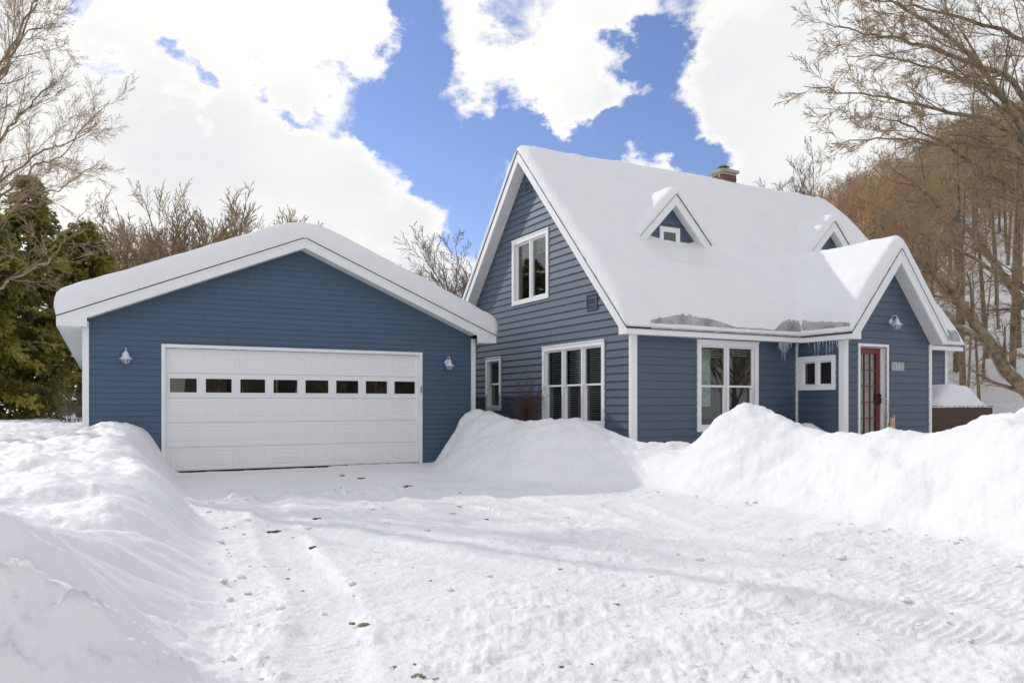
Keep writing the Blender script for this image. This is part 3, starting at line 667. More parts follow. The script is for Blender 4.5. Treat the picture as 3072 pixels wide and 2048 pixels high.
# ------------------------------------------------------------------ snow lying on the roofs
def grid_snow(us, vs, zf, keep, base, name, label, mname='snow_roof', group=None):
    """height field over (u, v) with side skirts down to base; only the cells kept"""
    U_, V_ = np.meshgrid(us, vs, indexing='ij'); Z = zf(U_, V_); Bz = base(U_, V_)
    cu, cv = (us[:-1] + us[1:]) / 2, (vs[:-1] + vs[1:]) / 2; K = keep(*np.meshgrid(cu, cv, indexing='ij'))
    nu, nv = len(us), len(vs); idx = np.arange(nu * nv).reshape(nu, nv)
    i, j = np.nonzero(K); Q = np.stack([idx[i, j], idx[i + 1, j], idx[i + 1, j + 1], idx[i, j + 1]], 1)
    top = np.stack([U_.ravel(), V_.ravel(), Z.ravel()], 1); bot = np.stack([U_.ravel(), V_.ravel(), Bz.ravel()], 1)
    P = np.pad(K, 1); sk = []; N = nu * nv; NL = 5; lay = [top]; fr = np.linspace(0, 1, NL + 1)
    for q_ in fr[1:]:
        m = top.copy(); m[:, 2] = top[:, 2] * (1 - q_) + bot[:, 2] * q_; lay.append(m)
    n1 = [np.abs(fbm(U_.ravel() * 1.0 + 3.1 * k, V_.ravel() + 1.9 * k + Z.ravel(), .13, 3, 77)) * .030 + .016 for k in range(NL + 1)]
    for (di, dj, a, b) in ((-1, 0, (0, 1), (0, 0)), (1, 0, (1, 0), (1, 1)), (0, -1, (0, 0), (1, 0)), (0, 1, (1, 1), (0, 1))):
        e = K & ~P[1 + di:1 + di + K.shape[0], 1 + dj:1 + dj + K.shape[1]]; ii, jj = np.nonzero(e)
        p = idx[ii + a[0], jj + a[1]]; q = idx[ii + b[0], jj + b[1]]; both = np.unique(np.concatenate([p, q]))
        for k in range(1, NL + 1):
            w_ = math.sin(fr[k] * math.pi * .85) ** .6 if k < NL else .25
            lay[k][both, 0] += di * n1[k][both] * w_; lay[k][both, 1] += dj * n1[k][both] * w_
        for k in range(NL): sk.append(np.stack([p + k * N, p + (k + 1) * N, q + (k + 1) * N, q + k * N], 1))
    Q = np.concatenate([Q] + sk); V3 = np.concatenate(lay)
    used, inv = np.unique(Q, return_inverse=True); V3 = V3[used]; Q = inv.reshape(Q.shape)
    oo = V3.mean(0); oo[2] = V3[:, 2].min()
    me = np_mesh(name, V3 - oo, Q); ob = link(name, me, MAT[mname]); ob.location = W(*oo); ob.rotation_euler = (0, 0, TH)
    return tag(ob, label, 'snow', group)
def circ(d, r): t = np.clip(d / r, 0, 1); return np.sqrt(np.maximum(0, 1 - (1 - t) ** 2))
def softabs(x, k): return np.sqrt(x * x + k * k) - k * .35
def smax(a, b, k): h = np.clip(.5 + .5 * (a - b) / k, 0, 1); return b * (1 - h) + a * h + k * h * (1 - h)
def main_snow(u, v):
    z = RZ - HSL * softabs(v - RV, .16); ed = np.minimum(u - RU0, RU1 - u); ee = np.minimum(v - EV, 2 * RV - EV - v)
    hol = sum(np.exp(-(((u - c[0]) / .95) ** 4)) for c in DORM) * sm((v - 11.9) / .7) * sm((13.4 - v) / .5)
    t = (.225 - .035 * np.exp(-((v - RV) / .5) ** 2)) * (1 - .9 * hol) + .03 * fbm(u, v, 2.2, 3, 5) + .018 * fbm(u, v, .55, 3, 9) + .012 * fbm(u * .4, v * 2.2, .6, 2, 10) + .05 * np.exp(-((v - EV - .9) / .6) ** 2)
    t = t * (.52 + .48 * circ(ed, .17)) * (.12 + .88 * circ(ee, .55 + .25 * fbm(u, v * 0, .9, 2, 3)))
    return z + t / math.cos(math.atan(HSL)) * .95
def porch_snow(u, v):
    z = PZ - PSL * softabs(u - PC, .13); ed = v - PF; ee = PHF - np.abs(u - PC)
    t = (.29 + .02 * fbm(u, v, .8, 3, 6)) * (.58 + .42 * circ(ed, .17)) * (.20 + .80 * circ(ee, .40))
    return z + t / math.cos(math.atan(PSL)) * .86
def build_roof_snow():
    us = np.linspace(RU0, RU1, 230); vs = np.concatenate([np.linspace(PF, EV, 28)[:-1], np.linspace(EV, RV + .4, 100), np.linspace(RV + .5, 2 * RV - EV, 26)])
    vs = np.unique(np.round(vs, 5)); us = np.unique(np.round(np.concatenate([us, [PC - PHF, PC + PHF]]), 5))
    inp = lambda u: (u > PC - PHF) & (u < PC + PHF)
    def zf(u, v):
        m = np.where(v >= EV - 1e-6, main_snow(u, np.maximum(v, EV)), -50.); p = np.where(inp(u) | (np.abs(np.abs(u - PC) - PHF) < 1e-3), porch_snow(u, v), -60.)
        p = np.where(v < EV + (PZ - EZ) / HSL + .8, p, -60.)
        return np.where((m > -40) & (p > -40), smax(m, p, .16), np.maximum(m, p))
    def base(u, v):
        m = np.where(v >= EV - 1e-6, RZ - HSL * np.abs(v - RV), -50.); p = np.where(np.abs(u - PC) <= PHF + 1e-3, PZ - PSL * np.abs(u - PC), -60.)
        return np.maximum(m, p) + .012
    grid_snow(us, vs, zf, lambda u, v: (v > EV) | inp(u), base, 'roof_snow', 'thick smooth snow blanket over the steep house roof and porch')
    for k, (uc, zt) in enumerate(DORM):
        half = 1.10; us = np.linspace(uc - half, uc + half, 56); vs = np.linspace(DV - .02, 14.6, 46)
        def zd(u, v):
            t = (.225 + .02 * fbm(u, v, .5, 2, 8 + k)) * (.50 + .50 * circ(v - DV + .02, .22))
            d = zt - DSL * softabs(u - uc, .10) + t / math.cos(math.atan(DSL)) * .80; m = main_snow(u, v)
            return np.maximum(d, m - .12)
        keep = lambda u, v: (zt - DSL * np.abs(u - uc) + .40 > main_snow(u, v))
        grid_snow(us, vs, zd, keep, lambda u, v: zt - DSL * np.abs(u - uc) + .010, 'dormer_snow',
                  'small snow cap on the dormer ' + ('nearer the gable end' if k == 0 else 'behind the porch roof'), group='snow caps on the dormers')
    # garage
    us = np.linspace(GC - GH, GC + GH, 110); vs = np.concatenate([np.linspace(GF - .015, GF + .6, 14), np.linspace(GF + .8, GB + .25, 60)])
    def zg(u, v):
        z = GZ - GSL * softabs(u - GC, .35); ed = np.minimum(v - GF + .015, GB + .25 - v); ee = GH - np.abs(u - GC)
        t = (.395 + .03 * fbm(u, v, 1.6, 3, 15) + .010 * fbm(u, v, .35, 2, 16)) * (.86 + .14 * circ(ed, .16)) * (.86 + .14 * circ(ee, .22))
        return z + t
    grid_snow(us, vs, zg, lambda u, v: u > -99, lambda u, v: GZ - GSL * np.abs(u - GC) + .006, 'roof_snow', 'deep even snow slab on the low garage roof')

# ------------------------------------------------------------------ wall lamps, plaque, planter, small things by the door
def wall_lamp(u, v, z, label, tilt=0.0):
    t = thing('wall_lamp', label, 'lamp', (u, v, z), 'barn style wall lamps')
    part('backplate', MB().lathe([(.056, 0), (.056, -.008), (.045, -.022), (.02, -.03)], 20, 'y', (0, 0, 0)), MAT['lamp_white'], t, True)
    arc = [(0, -.02, .0), (0, -.025, .04)] + [(0, -.085 + .06 * math.cos(a), .06 + .062 * math.sin(a)) for a in np.linspace(0, math.pi, 11)] + [(0, -.145, .045)]
    part('arm', MB().tube(arc, .0075, 8), MAT['lamp_white'], t, True)
    part('stay', MB().tube([(0, -.02, .005), (0, -.125, .005)], .005, 6), MAT['lamp_white'], t, True)
    c = (0, -.145, 0)
    part('socket_cap', MB().lathe([(.010, .060), (.022, .052), (.032, .030), (.034, .012)], 18, 'z', c), MAT['lamp_white'], t, True)
    part('shade', MB().lathe([(.034, .012), (.040, .004), (.044, -.014), (.050, -.018), (.056, -.034), (.062, -.038), (.072, -.056), (.110, -.082), (.106, -.086), (.060, -.062), (.03, -.04)], 24, 'z', c), MAT['lamp_white'], t, True)
    part('bulb', MB().lathe([(.012, -.05), (.028, -.085), (.030, -.105), (.018, -.13), (.004, -.136)], 14, 'z', c), MAT['bulb_glass'], t, True)
    cage = MB()
    for a in (0.35, 1.40, 2.44):
        pts = [(c[0] + .068 * math.cos(q) * math.cos(a), c[1] + .068 * math.cos(q) * math.sin(a), -.083 + -.075 * math.sin(q)) for q in np.linspace(0, math.pi, 13)]
        cage.tube(pts, .0042, 6)
    part('cage', cage, MAT['lamp_white'], t, True)
    return t
def build_small():
    p = on_v(377, 1063, GV); wall_lamp(p[0], GV - .014, p[2] - .005, 'white barn lamp on the garage wall left of the wide door')
    p = on_v(1340, 1087, GV); wall_lamp(p[0], GV - .014, p[2], 'white barn lamp on the garage wall right of the wide door')
    p = on_v(2669.5, 965, PV); wall_lamp(p[0], PV - .016, p[2], 'white barn lamp on the porch gable above the door')
    s = thing('house_number_plaque', 'silver plaque with the number 341 beside the red door', 'sign', (14.117, PV - .016, 1.92))
    part('plate', MB().box((0, -.012, 0), (.40, 0, .180)), MAT['plaque'], s)
    for k, (chr_, x) in enumerate((('3', .135), ('4', .235), ('1', .340))):
        cu = bpy.data.curves.new('digit', 'FONT'); cu.body = chr_; cu.size = .185; cu.extrude = .003; cu.align_x = 'CENTER'; cu.offset = -.003
        tmp = bpy.data.objects.new('digit', cu); COL.objects.link(tmp); me = bpy.data.meshes.new_from_object(tmp.evaluated_get(bpy.context.evaluated_depsgraph_get())); bpy.data.objects.remove(tmp); bpy.data.curves.remove(cu)
        me.materials.clear(); ob = link('digit', me, MAT['digit_white'], s); ob.location = (x, -.0155, .026); ob.rotation_euler = (math.radians(90), 0, 0); ob.scale = (.82, 1, 1)
    b = thing('timber_board', 'pale raw timber board standing against the door frame', 'board', (14.045, PV - .05, .30))
    part('plank', MB().prism([(0, .0, 0), (.075, .0, 0), (.085, .02, .66), (.012, .02, .68)], (0, -.03, 0)), MAT['raw_wood'], b)
    part('plank', MB().prism([(.078, .0, 0), (.135, .0, 0), (.140, .02, .72), (.09, .02, .70)], (0, -.025, 0)), MAT['raw_wood'], b)
    # planter box with its heap of snow
    pl = thing('planter_box', 'dark brown timber planter box right of the porch', 'planter', (15.46, 10.23, 0))
    L, D_, Hh = 2.2, .9, 1.19
    for k in range(5):
        z0, z1 = Hh - .24 * (k + 1) + .004, Hh - .24 * k
        part('board', MB().box((0, -.02, z0), (L, .02, z1)), MAT['planter_wood'], pl); part('board', MB().box((-.02, .021, z0), (.02, D_, z1)), MAT['planter_wood'], pl)
        part('board', MB().box((0, D_, z0), (L, D_ + .04, z1)), MAT['planter_wood'], pl); part('board', MB().box((L - .02, .021, z0), (L + .02, D_, z1)), MAT['planter_wood'], pl)
    part('rim', MB().box((-.03, -.03, Hh + .001), (L + .03, .03, Hh + .016)), MAT['planter_wood'], pl)
    us = np.linspace(15.45, 15.46 + L, 50); vs = np.linspace(10.22, 10.23 + D_, 26)
    def zp(u, v):
        x = (u - 15.46) / L; y = (v - 10.23) / D_
        return Hh + .005 + .47 * sm(x / .55) * sm((1.02 - x) / .30) * sm((y + .12) / .4) + .03 * fbm(u, v, .4, 3, 4) * sm(x / .2)
    grid_snow(us, vs, zp, lambda u, v: u > 0, lambda u, v: u * 0 + Hh - .02, 'planter_snow', 'rounded heap of shaded snow on the planter box', 'snow')
# ------------------------------------------------------------------ the snow on the ground: one height field, cut into drive, banks, yard and hill
CREST_C = [(-.70, 16.0, 1.17), (-.375, 15.5, 1.10), (-.08, 15.0, .97), (.265, 14.6, .92), (1.04, 13.6, 1.04), (1.42, 13.4, .90), (1.69, 13.3, .80), (2.14, 13.2, .63), (2.6, 13.2, .54)]
WID_C = [1.05, 1.5, 1.8, 2.1, 2.35, 2.3, 2.2, 2.0, 1.8]
HD_V = [2.0, 3.6, 3.9, 4.43, 4.88, 5.25, 5.48, 5.9, 6.46, 6.85, 7.12, 7.53, 7.92, 8.37, 8.55, 8.83, 9.2, 9.8, 10.2, 10.5]
HD_Z = [.9, 1.0, 1.08, 1.12, 1.06, .97, .93, .95, .92, .86, .90, 1.0, 1.13, 1.26, 1.17, .94, .74, .50, .28, .05]
def seg_field(X, Y, crest):
    best = np.full(X.shape, 1e9); hh = np.zeros(X.shape)
    for (a, b) in zip(crest[:-1], crest[1:]):
        ax, ay, az = a; bx, by, bz = b; dx, dy = bx - ax, by - ay; t = np.clip(((X - ax) * dx + (Y - ay) * dy) / (dx * dx + dy * dy), 0, 1)
        d = np.hypot(X - ax - t * dx, Y - ay - t * dy); k = d < best; best = np.where(k, d, best); hh = np.where(k, az + t * (bz - az), hh)
    return best, hh
def toe_left(v): return np.interp(v, [2, 3.6, 4.5, 6, 8, 12, 14.4, 15.3], [.75, .68, .62, .85, 1.05, 1.08, 1.12, 1.30]) + .12 * perlin(v * .8, v * 0 + 3.3, 4) + .012 * perlin(v * 3.7, v * 0 + 9.3, 5)
def toe_right(v): return np.interp(v, [2, 4, 7, 9, 10.5], [6.75, 6.8, 7.0, 6.98, 6.9]) + .12 * perlin(v * .7, v * 0 + 5.1, 8) + .012 * perlin(v * 4.1, v * 0 + 2.3, 9)
def hill(X, Y):
    w = .55 * X + .83 * Y - 30.0; lat = sm((X / np.maximum(Y, 8.) - .16) / .34)
    return (.40 * np.clip(w, 0, 60) + .9 * fbm(X, Y, 9., 3, 41) * sm(w / 8)) * lat + 0.0
TRACKS = [([(-3.3, 10.4), (-2.6, 8.6), (-1.3, 6.9), (.4, 5.4), (3.0, 3.9)], .20), ([(-1.9, 10.7), (-1.2, 9.0), (.1, 7.4), (2.0, 6.0), (4.6, 4.9)], .20),
          ([(-2.9, 9.2), (-1.9, 6.6), (-1.2, 5.0), (-.7, 3.0)], .18), ([(1.3, 9.4), (1.6, 7.6), (2.6, 5.6), (3.6, 3.6)], .20), ([(-.2, 10.6), (.6, 8.6), (2.2, 6.6), (4.4, 5.3)], .18),
          ([(2.2, 4.6), (3.1, 3.7), (4.2, 2.7)], .2), ([(2.9, 5.2), (3.7, 4.3), (5.0, 3.2)], .2)]
def ground(X, Y, detail=True):
    u, v = X * cT + Y * sT, -X * sT + Y * cT
    sL = toe_left(v) - u; sR = u - toe_right(v)
    street = sm((v - 2.72 - .15 * perlin(u * .8, u * 0, 6)) / .92)
    # left: lawn, bank along the drive, street bank
    lawn = .60 + .10 * fbm(X, Y, 2.6, 3, 12)
    crest = np.interp(v, [2, 3.7, 4.3, 5.6, 7, 9, 12, 14, 14.9, 16], [.06, .08, .04, -.20, .04, .10, .16, .27, .22, .0])
    wid = np.interp(v, [2, 4, 6, 14, 15], [1.0, 1.05, .85, .75, .62])
    zl = sm(sL / wid) * (lawn + crest * np.exp(-((sL - .95) / .85) ** 2)) * street
    A = .14 * np.exp(-((v - 3.95) / .55) ** 2) * sm((sL - .3) / .8)
    zl = zl + A * street
    # right: bank along the drive, yard behind it
    hd = np.interp(v, HD_V, HD_Z)
    zr = hd * np.where(sR < 1.3, sm(sR / 1.3) ** .85, 1 - .55 * sm((sR - 1.3) / 1.3)) * sm((v - 2.7) / .9) * (sR > 0)
    yard = .52 * sm((u - 7.1) / .9) * sm((v - 2.7) / .9); yard = yard + .06 * fbm(X, Y, 1.4, 3, 19) * sm((u - 7.3) / .8)
    zr = smax(zr, yard, .10) * (u > 4)
    m2 = np.exp(-(((u - 9.7) / .85) ** 2 + ((v - 4.75) / .75) ** 2)); zr = zr + .95 * m2
    m3 = np.exp(-(((u - 12.35) / .45) ** 2 + ((v - 10.75) / .4) ** 2)); zr = zr + .42 * m3
    # heap between garage and house
    d, hc = seg_field(X, Y, CREST_C); _, wv = seg_field(X, Y, [(c[0], c[1], w_) for c, w_ in zip(CREST_C, WID_C)]); wv = wv + .12 * perlin(X * .9, Y * .9, 22); zc = hc * (.5 + .5 * np.cos(np.pi * np.clip(d / wv, 0, 1))) ** .95
    zb = .62 * sm((u - 6.7) / .9) * sm((v - 10.4) / 1.2) * (u < 9)
    z = np.maximum(np.maximum(zl, zr), np.maximum(zc, zb)) * 1.0
    z = np.where((u > 4) & (v > 9), smax(np.maximum(zr, zb), zc, .10) - .02, z)
    inside = ((u > GL + .05) & (u < GR - .05) & (v > GV + .03) & (v < GB)) | ((u > UH + .05) & (u < UE) & (v > VH + .03) & (v < VB)) | ((u > PU0 + .05) & (u < PU1) & (v > PV + .03) & (v < VH + .2))
    bank = np.clip(z / .35, 0, 1)
    hz = hill(X, Y)
    far = sm((Y - 30) / 10)
    z = z + hz
    if detail:
        r = np.hypot(X, Y); near = np.clip(14 / np.maximum(r, 1), 0, 1)
        Xs, Ys = X + .5 * z, Y + 1.1 * z                                     # follow the slope so faces are not fluted
        lum = billow(Xs, Ys, .95, 4, 51) * .068 + fbm(Xs, Ys, .30, 3, 52) * .018 + .06 * billow(X, Y, 1.9, 2, 57) * (sR > 0)
        lum = lum + .036 * np.maximum(0, billow(Xs, Ys, .34, 3, 58)) * sm((fbm(X, Y, 1.6, 2, 59) + .15) / .5)
        nearA = np.exp(-((v - 3.3) / .8) ** 2) * (u < 2)
        lum = lum * (.8 + .9 * nearA) + nearA * (.050 * billow(Xs, Ys, .34, 3, 53) + .02 * billow(Xs, Ys, .12, 2, 56))
        z = z + bank * lum * (.5 + .5 * near)
        # packed drive: ruts, chewed snow, loose lumps
        drv = (1 - bank) * (v < 15.4) * (u > .2) * (u < 7.5) * (v > -6)
        rough = .024 * fbm(X * .55 + Y * .45, Y * 1.3 - X * 1.3, 1.0, 3, 61) + .008 * fbm(X, Y, .30, 3, 62) + .0045 * fbm(X, Y, .09, 2, 63)
        chew = sm((fbm(X, Y, 1.3, 2, 64) + .25 + .9 * np.exp(-((v - 2.6) / 1.7) ** 2) - .35 * sm((v - 10.3) / .8)) / .9)
        rough = rough + chew * (.030 * np.maximum(0, billow(X, Y, .34, 4, 65) + .0) + .007 * billow(X, Y, .10, 2, 66))
        calm = sm((v - 10.9) / .6); rough = rough * (1 - .72 * calm)
        ridge = np.exp(-((v - 10.55 - .15 * perlin(u * .9, u * 0, 71)) / .22) ** 2) * sm((u - 1.2) / .5) * sm((4.2 - u) / .8); rough = rough + ridge * (.035 + .10 * np.maximum(0, billow(X, Y, .22, 3, 72) + .15))
        for (pts, w_) in TRACKS:
            dd, _ = seg_field(X, Y, [(p[0], p[1], 0) for p in pts]); k = np.exp(-(dd / w_) ** 4); along = X * .6 - Y * .8
            rough = rough * (1 - .45 * k) - k * .028 + k * .006 * np.sin(along * 2 * np.pi / .07 + 3 * np.sign(dd)) + .009 * np.exp(-((dd - w_ * 1.35) / (.3 * w_)) ** 2)
        z = z + drv * rough
    return np.where(inside, -.06, z), u, v, bank, sL, sR
def build_ground():
    hf = math.radians(37)
    ang = np.concatenate([np.linspace(-math.pi, -hf - .25, 60), np.linspace(-hf - .24, -hf, 40)[1:-1], np.linspace(-hf, hf, 660), np.linspace(hf, hf + .24, 40)[1:-1], np.linspace(hf + .25, math.pi, 60)])
    rad = np.concatenate([[.02, .4, .9, 1.4], np.geomspace(1.7, 5, 170)[1:], np.geomspace(5, 17, 220)[1:], np.geomspace(17, 60, 80)[1:], np.geomspace(60, 900, 36)[1:]])
    A_, R_ = np.meshgrid(ang, rad, indexing='ij'); X = R_ * np.sin(A_); Y = R_ * np.cos(A_)
    Z, u, v, bank, sL, sR = ground(X, Y)
    Z = np.where(R_ > 70, Z * 1.0, Z)
    na, nr = X.shape; idx = np.arange(na * nr).reshape(na, nr)
    Q = np.stack([idx[:-1, :-1], idx[1:, :-1], idx[1:, 1:], idx[:-1, 1:]], -1).reshape(-1, 4)[:, ::-1]
    P = np.stack([X.ravel(), Y.ravel(), Z.ravel()], 1); C = P[Q].mean(1); cu = C[:, 0] * cT + C[:, 1] * sT; cv = -C[:, 0] * sT + C[:, 1] * cT
    cL = toe_left(cv) - cu; cR = cu - toe_right(cv); z0 = C[:, 2]
    dC, _ = seg_field(C[:, 0], C[:, 1], CREST_C); hl = hill(C[:, 0], C[:, 1])
    reg = np.zeros(len(Q), int)                                    # 0 yard
    rr = np.hypot(C[:, 0], C[:, 1])
    reg[(cL < 0) & (cR < 0) & (cv < 15.4) & (cv > 2.6)] = 1          # drive
    reg[(cv <= 3.3) & (rr < 40) & ((z0 < .16))] = 1
    reg[(cL > 0) & (cL < 4.5) & (cv > 2.7) & (cv < 5.5) & (z0 > .10)] = 2                      # street bank, left
    reg[(cL > 0) & (cL < 2.2) & (cv >= 5.5) & (cv < 15.6)] = 3                                  # left bank along the drive
    reg[(dC < 2.2) & (cu > 4.5) & (cv > 9.0) & (z0 > .07) & (cu < UH)] = 4                     # heap between garage and house
    reg[(cR > 0) & (cR < 2.6) & (cv > 2.7) & (cv < 9.6) & (z0 > .07) & ((dC > 2.2) | (cv < 9.0))] = 5         # right bank
    reg[(hl > .25)] = 6
    names = {0: ('yard', None, None), 1: ('driveway', None, None), 2: ('snow_bank', 'lumpy shaded snow bank in the left foreground, nearest the camera', 'snow bank'),
             3: ('snow_bank', 'long wavy snow bank left of the driveway running to the garage door', 'snow bank'),
             4: ('snow_bank', 'smooth shaded snow heap between the garage and the house corner', 'snow bank'),
             5: ('snow_bank', 'tall sunlit snow bank right of the driveway hiding the porch base', 'snow bank'), 6: ('hillside', None, None)}
    for k, (nm, lab, cat) in names.items():
        q = Q[reg == k]
        if len(q) == 0: continue
        used, inv = np.unique(q, return_inverse=True); V3 = P[used]; oo = np.array([V3[:, 0].mean(), V3[:, 1].mean(), 0.0]) if k > 1 else np.zeros(3)
        me = np_mesh(nm, V3 - oo, inv.reshape(q.shape)); ob = link(nm, me, MAT['snow_drive' if k == 1 else 'snow']); ob.location = oo
        if lab: tag(ob, lab, cat, 'plowed snow banks')
        else: struct(ob)
def gz(x, y): return float(ground(np.array([x]), np.array([y]), False)[0][0])
def gzd(x, y): return float(ground(np.array([x]), np.array([y]), True)[0][0])

def build_debris():
    rng = np.random.default_rng(4)
    # (zoom column, row, size, kind) measured on the drive
    spots = [(740, 490, .13, 0), (600, 632, .10, 1), (690, 695, .06, 0), (985, 885, .15, 1), (1480, 288, .10, 0), (1460, 362, .11, 0), (1450, 318, .12, 1), (770, 345, .13, 0), (1610, 345, .10, 0),
             (890, 128, .17, 0), (975, 142, .20, 0), (1220, 190, .24, 0), (1280, 1145, .11, 1), (1345, 1155, .07, 1), (2260, 765, .06, 1), (2140, 1085, .07, 0), (1980, 605, .06, 0), (1330, 658, .05, 0), (1480, 218, .12, 0), (1150, 1105, .06, 1),
             (1035, 308, .08, 1), (555, 395, .16, 0), (1250, 1085, .06, 1), (1990, 1125, .05, 0), (1440, 272, .06, 0), (640, 430, .12, 0)]
    lab = {0: 'small dark clump of dirt lying on the packed snow of the driveway', 1: 'small tuft of dead leaves and grass showing through the driveway snow'}
    for (a, b, s, kind) in spots:
        s *= .42 if kind == 0 else .40; p = on_level(500 + a * .5952, 1350 + b * .5952, 0.0); m = bpy.data.meshes.new('clod'); bm = bmesh.new()
        for q in range(7 if s > .06 else 4):
            r0 = bmesh.ops.create_icosphere(bm, subdivisions=2, radius=1.0); ox, oy = rng.normal(0, .42, 2) * s * (q > 0); sc = s * rng.uniform(.12, .36)
            for vtx in r0['verts']:
                c = vtx.co; k = 1 + .35 * math.sin(c.x * 5 + q) * math.cos(c.y * 6) + rng.uniform(-.15, .15)
                vtx.co = Vector((c.x * k * sc * 1.3 + ox, c.y * k * sc + oy, c.z * k * sc * .5))
        bm.to_mesh(m); bm.free(); o = link('dirt_clod' if kind == 0 else 'leaf_tuft', m, MAT['dirt' if kind == 0 else 'leaf_litter'], None, False)
        o.location = (p.x, p.y, gzd(p.x, p.y) + s * .03); tag(o, lab[kind], 'dirt' if kind == 0 else 'leaves', 'dirt clumps on the driveway' if kind == 0 else 'leaf tufts on the driveway')
    # loose chunks of snow: uncountable
    n = 360; ic = bmesh.new(); bmesh.ops.create_icosphere(ic, subdivisions=1, radius=1.0); bv = np.array([v.co[:] for v in ic.verts]); bf = np.array([[v.index for v in f.verts] for f in ic.faces]); ic.free()
    cand = []
    while len(cand) < n:
        m = 4000; u = rng.uniform(.4, 7.4, m); v = 1.2 + 9.5 * rng.random(m) ** 1.6; x = u * cT - v * sT; y = u * sT + v * cT
        tl = np.abs(toe_left(v) - u); tr = np.abs(u - toe_right(v)); w = np.exp(-tl / .25) + np.exp(-tr / .25) + .22 * np.exp(-((v - 2.5) / 2.2) ** 2) + .7 * np.exp(-((v - 10.5) / .25) ** 2) + .05
        k = (rng.random(m) < w) & (y > 1.5) & (toe_left(v) - u < .12) & (u - toe_right(v) < .12) & ~((v > 9) & (u > 5.5)); cand += list(zip(x[k], y[k]))
    xy = np.array(cand[:n]); zz = ground(xy[:, 0], xy[:, 1], True)[0]; s = .010 + .026 * rng.random(n) ** 3
    J = rng.uniform(.45, 1.4, (n, len(bv), 1)); V3 = bv[None] * J * s[:, None, None] * np.array([1.25, 1, .55]) + np.stack([xy[:, 0], xy[:, 1], zz + s * .25], 1)[:, None]
    Fq = (bf[None] + (np.arange(n) * len(bv))[:, None, None]).reshape(-1, 3)
    o = link('snow_chunks', np_mesh('snow_chunks', V3.reshape(-1, 3), Fq), MAT['snow_drive']); tag(o, 'loose crumbs and chunks of snow scattered over the driveway', 'snow chunks', kind='stuff')

# ------------------------------------------------------------------ bare trees
class Wood:
    """collects tapered tubes by level"""
    def __init__(s): s.V = {0: [], 1: []}; s.Q = {0: [], 1: []}; s.n = {0: 0, 1: 0}
    def tube(s, pts, rad, sides, lv):
        p = np.asarray(pts); r = np.asarray(rad); m = len(p); t = np.gradient(p, axis=0); t /= np.linalg.norm(t, axis=1, keepdims=True) + 1e-9
        ref = np.array([0, 0, 1.]) if abs(t[0, 2]) < .85 else np.array([1., 0, 0]); a = np.cross(t, ref); a /= np.linalg.norm(a, axis=1, keepdims=True) + 1e-9; b = np.cross(t, a)
        q = np.arange(sides) * 2 * np.pi / sides
        v = p[:, None] + (a[:, None] * np.cos(q)[None, :, None] + b[:, None] * np.sin(q)[None, :, None]) * r[:, None, None]
        i = np.arange(m - 1)[:, None] * sides; k = np.arange(sides)[None]; k2 = (k + 1) % sides
        f = np.stack([i + k, i + k2, i + sides + k2, i + sides + k], -1).reshape(-1, 4) + s.n[lv]
        s.V[lv].append(v.reshape(-1, 3)); s.Q[lv].append(f); s.n[lv] += m * sides
    def meshes(s, name, mt, mc):
        out = []
        for lv, nm, m in ((0, 'trunk', mt), (1, 'crown', mc)):
            if s.n[lv]: me = np_mesh(nm, np.concatenate(s.V[lv]), np.concatenate(s.Q[lv])); me.materials.append(MAT[m]); out.append((nm, me))
        return out
def unit(v): return v / (np.linalg.norm(v) + 1e-9)
def unitN(v): return v / (np.linalg.norm(v, axis=-1, keepdims=True) + 1e-9)
def tubesN(wd, P, Rd, sides, lv):
    """P (N, m, 3) centre lines, Rd (N, m) radii"""
    N, m, _ = P.shape; t = unitN(np.gradient(P, axis=1)); ref = np.where(np.abs(t[:, :1, 2:3]) < .85, np.array([0, 0, 1.]), np.array([1., 0, 0])); a = unitN(np.cross(t, np.broadcast_to(ref, t.shape))); b = np.cross(t, a)
    q = np.arange(sides) * 2 * np.pi / sides; v = P[:, :, None] + (a[:, :, None] * np.cos(q)[:, None] + b[:, :, None] * np.sin(q)[:, None]) * Rd[:, :, None, None]
    i = np.arange(m - 1)[:, None] * sides; k = np.arange(sides)[None]; k2 = (k + 1) % sides; f = np.stack([i + k, i + k2, i + sides + k2, i + sides + k], -1).reshape(-1, 4)
    f = (f[None] + (np.arange(N) * m * sides)[:, None, None]).reshape(-1, 4) + wd.n[lv]; wd.V[lv].append(v.reshape(-1, 3)); wd.Q[lv].append(f); wd.n[lv] += N * m * sides
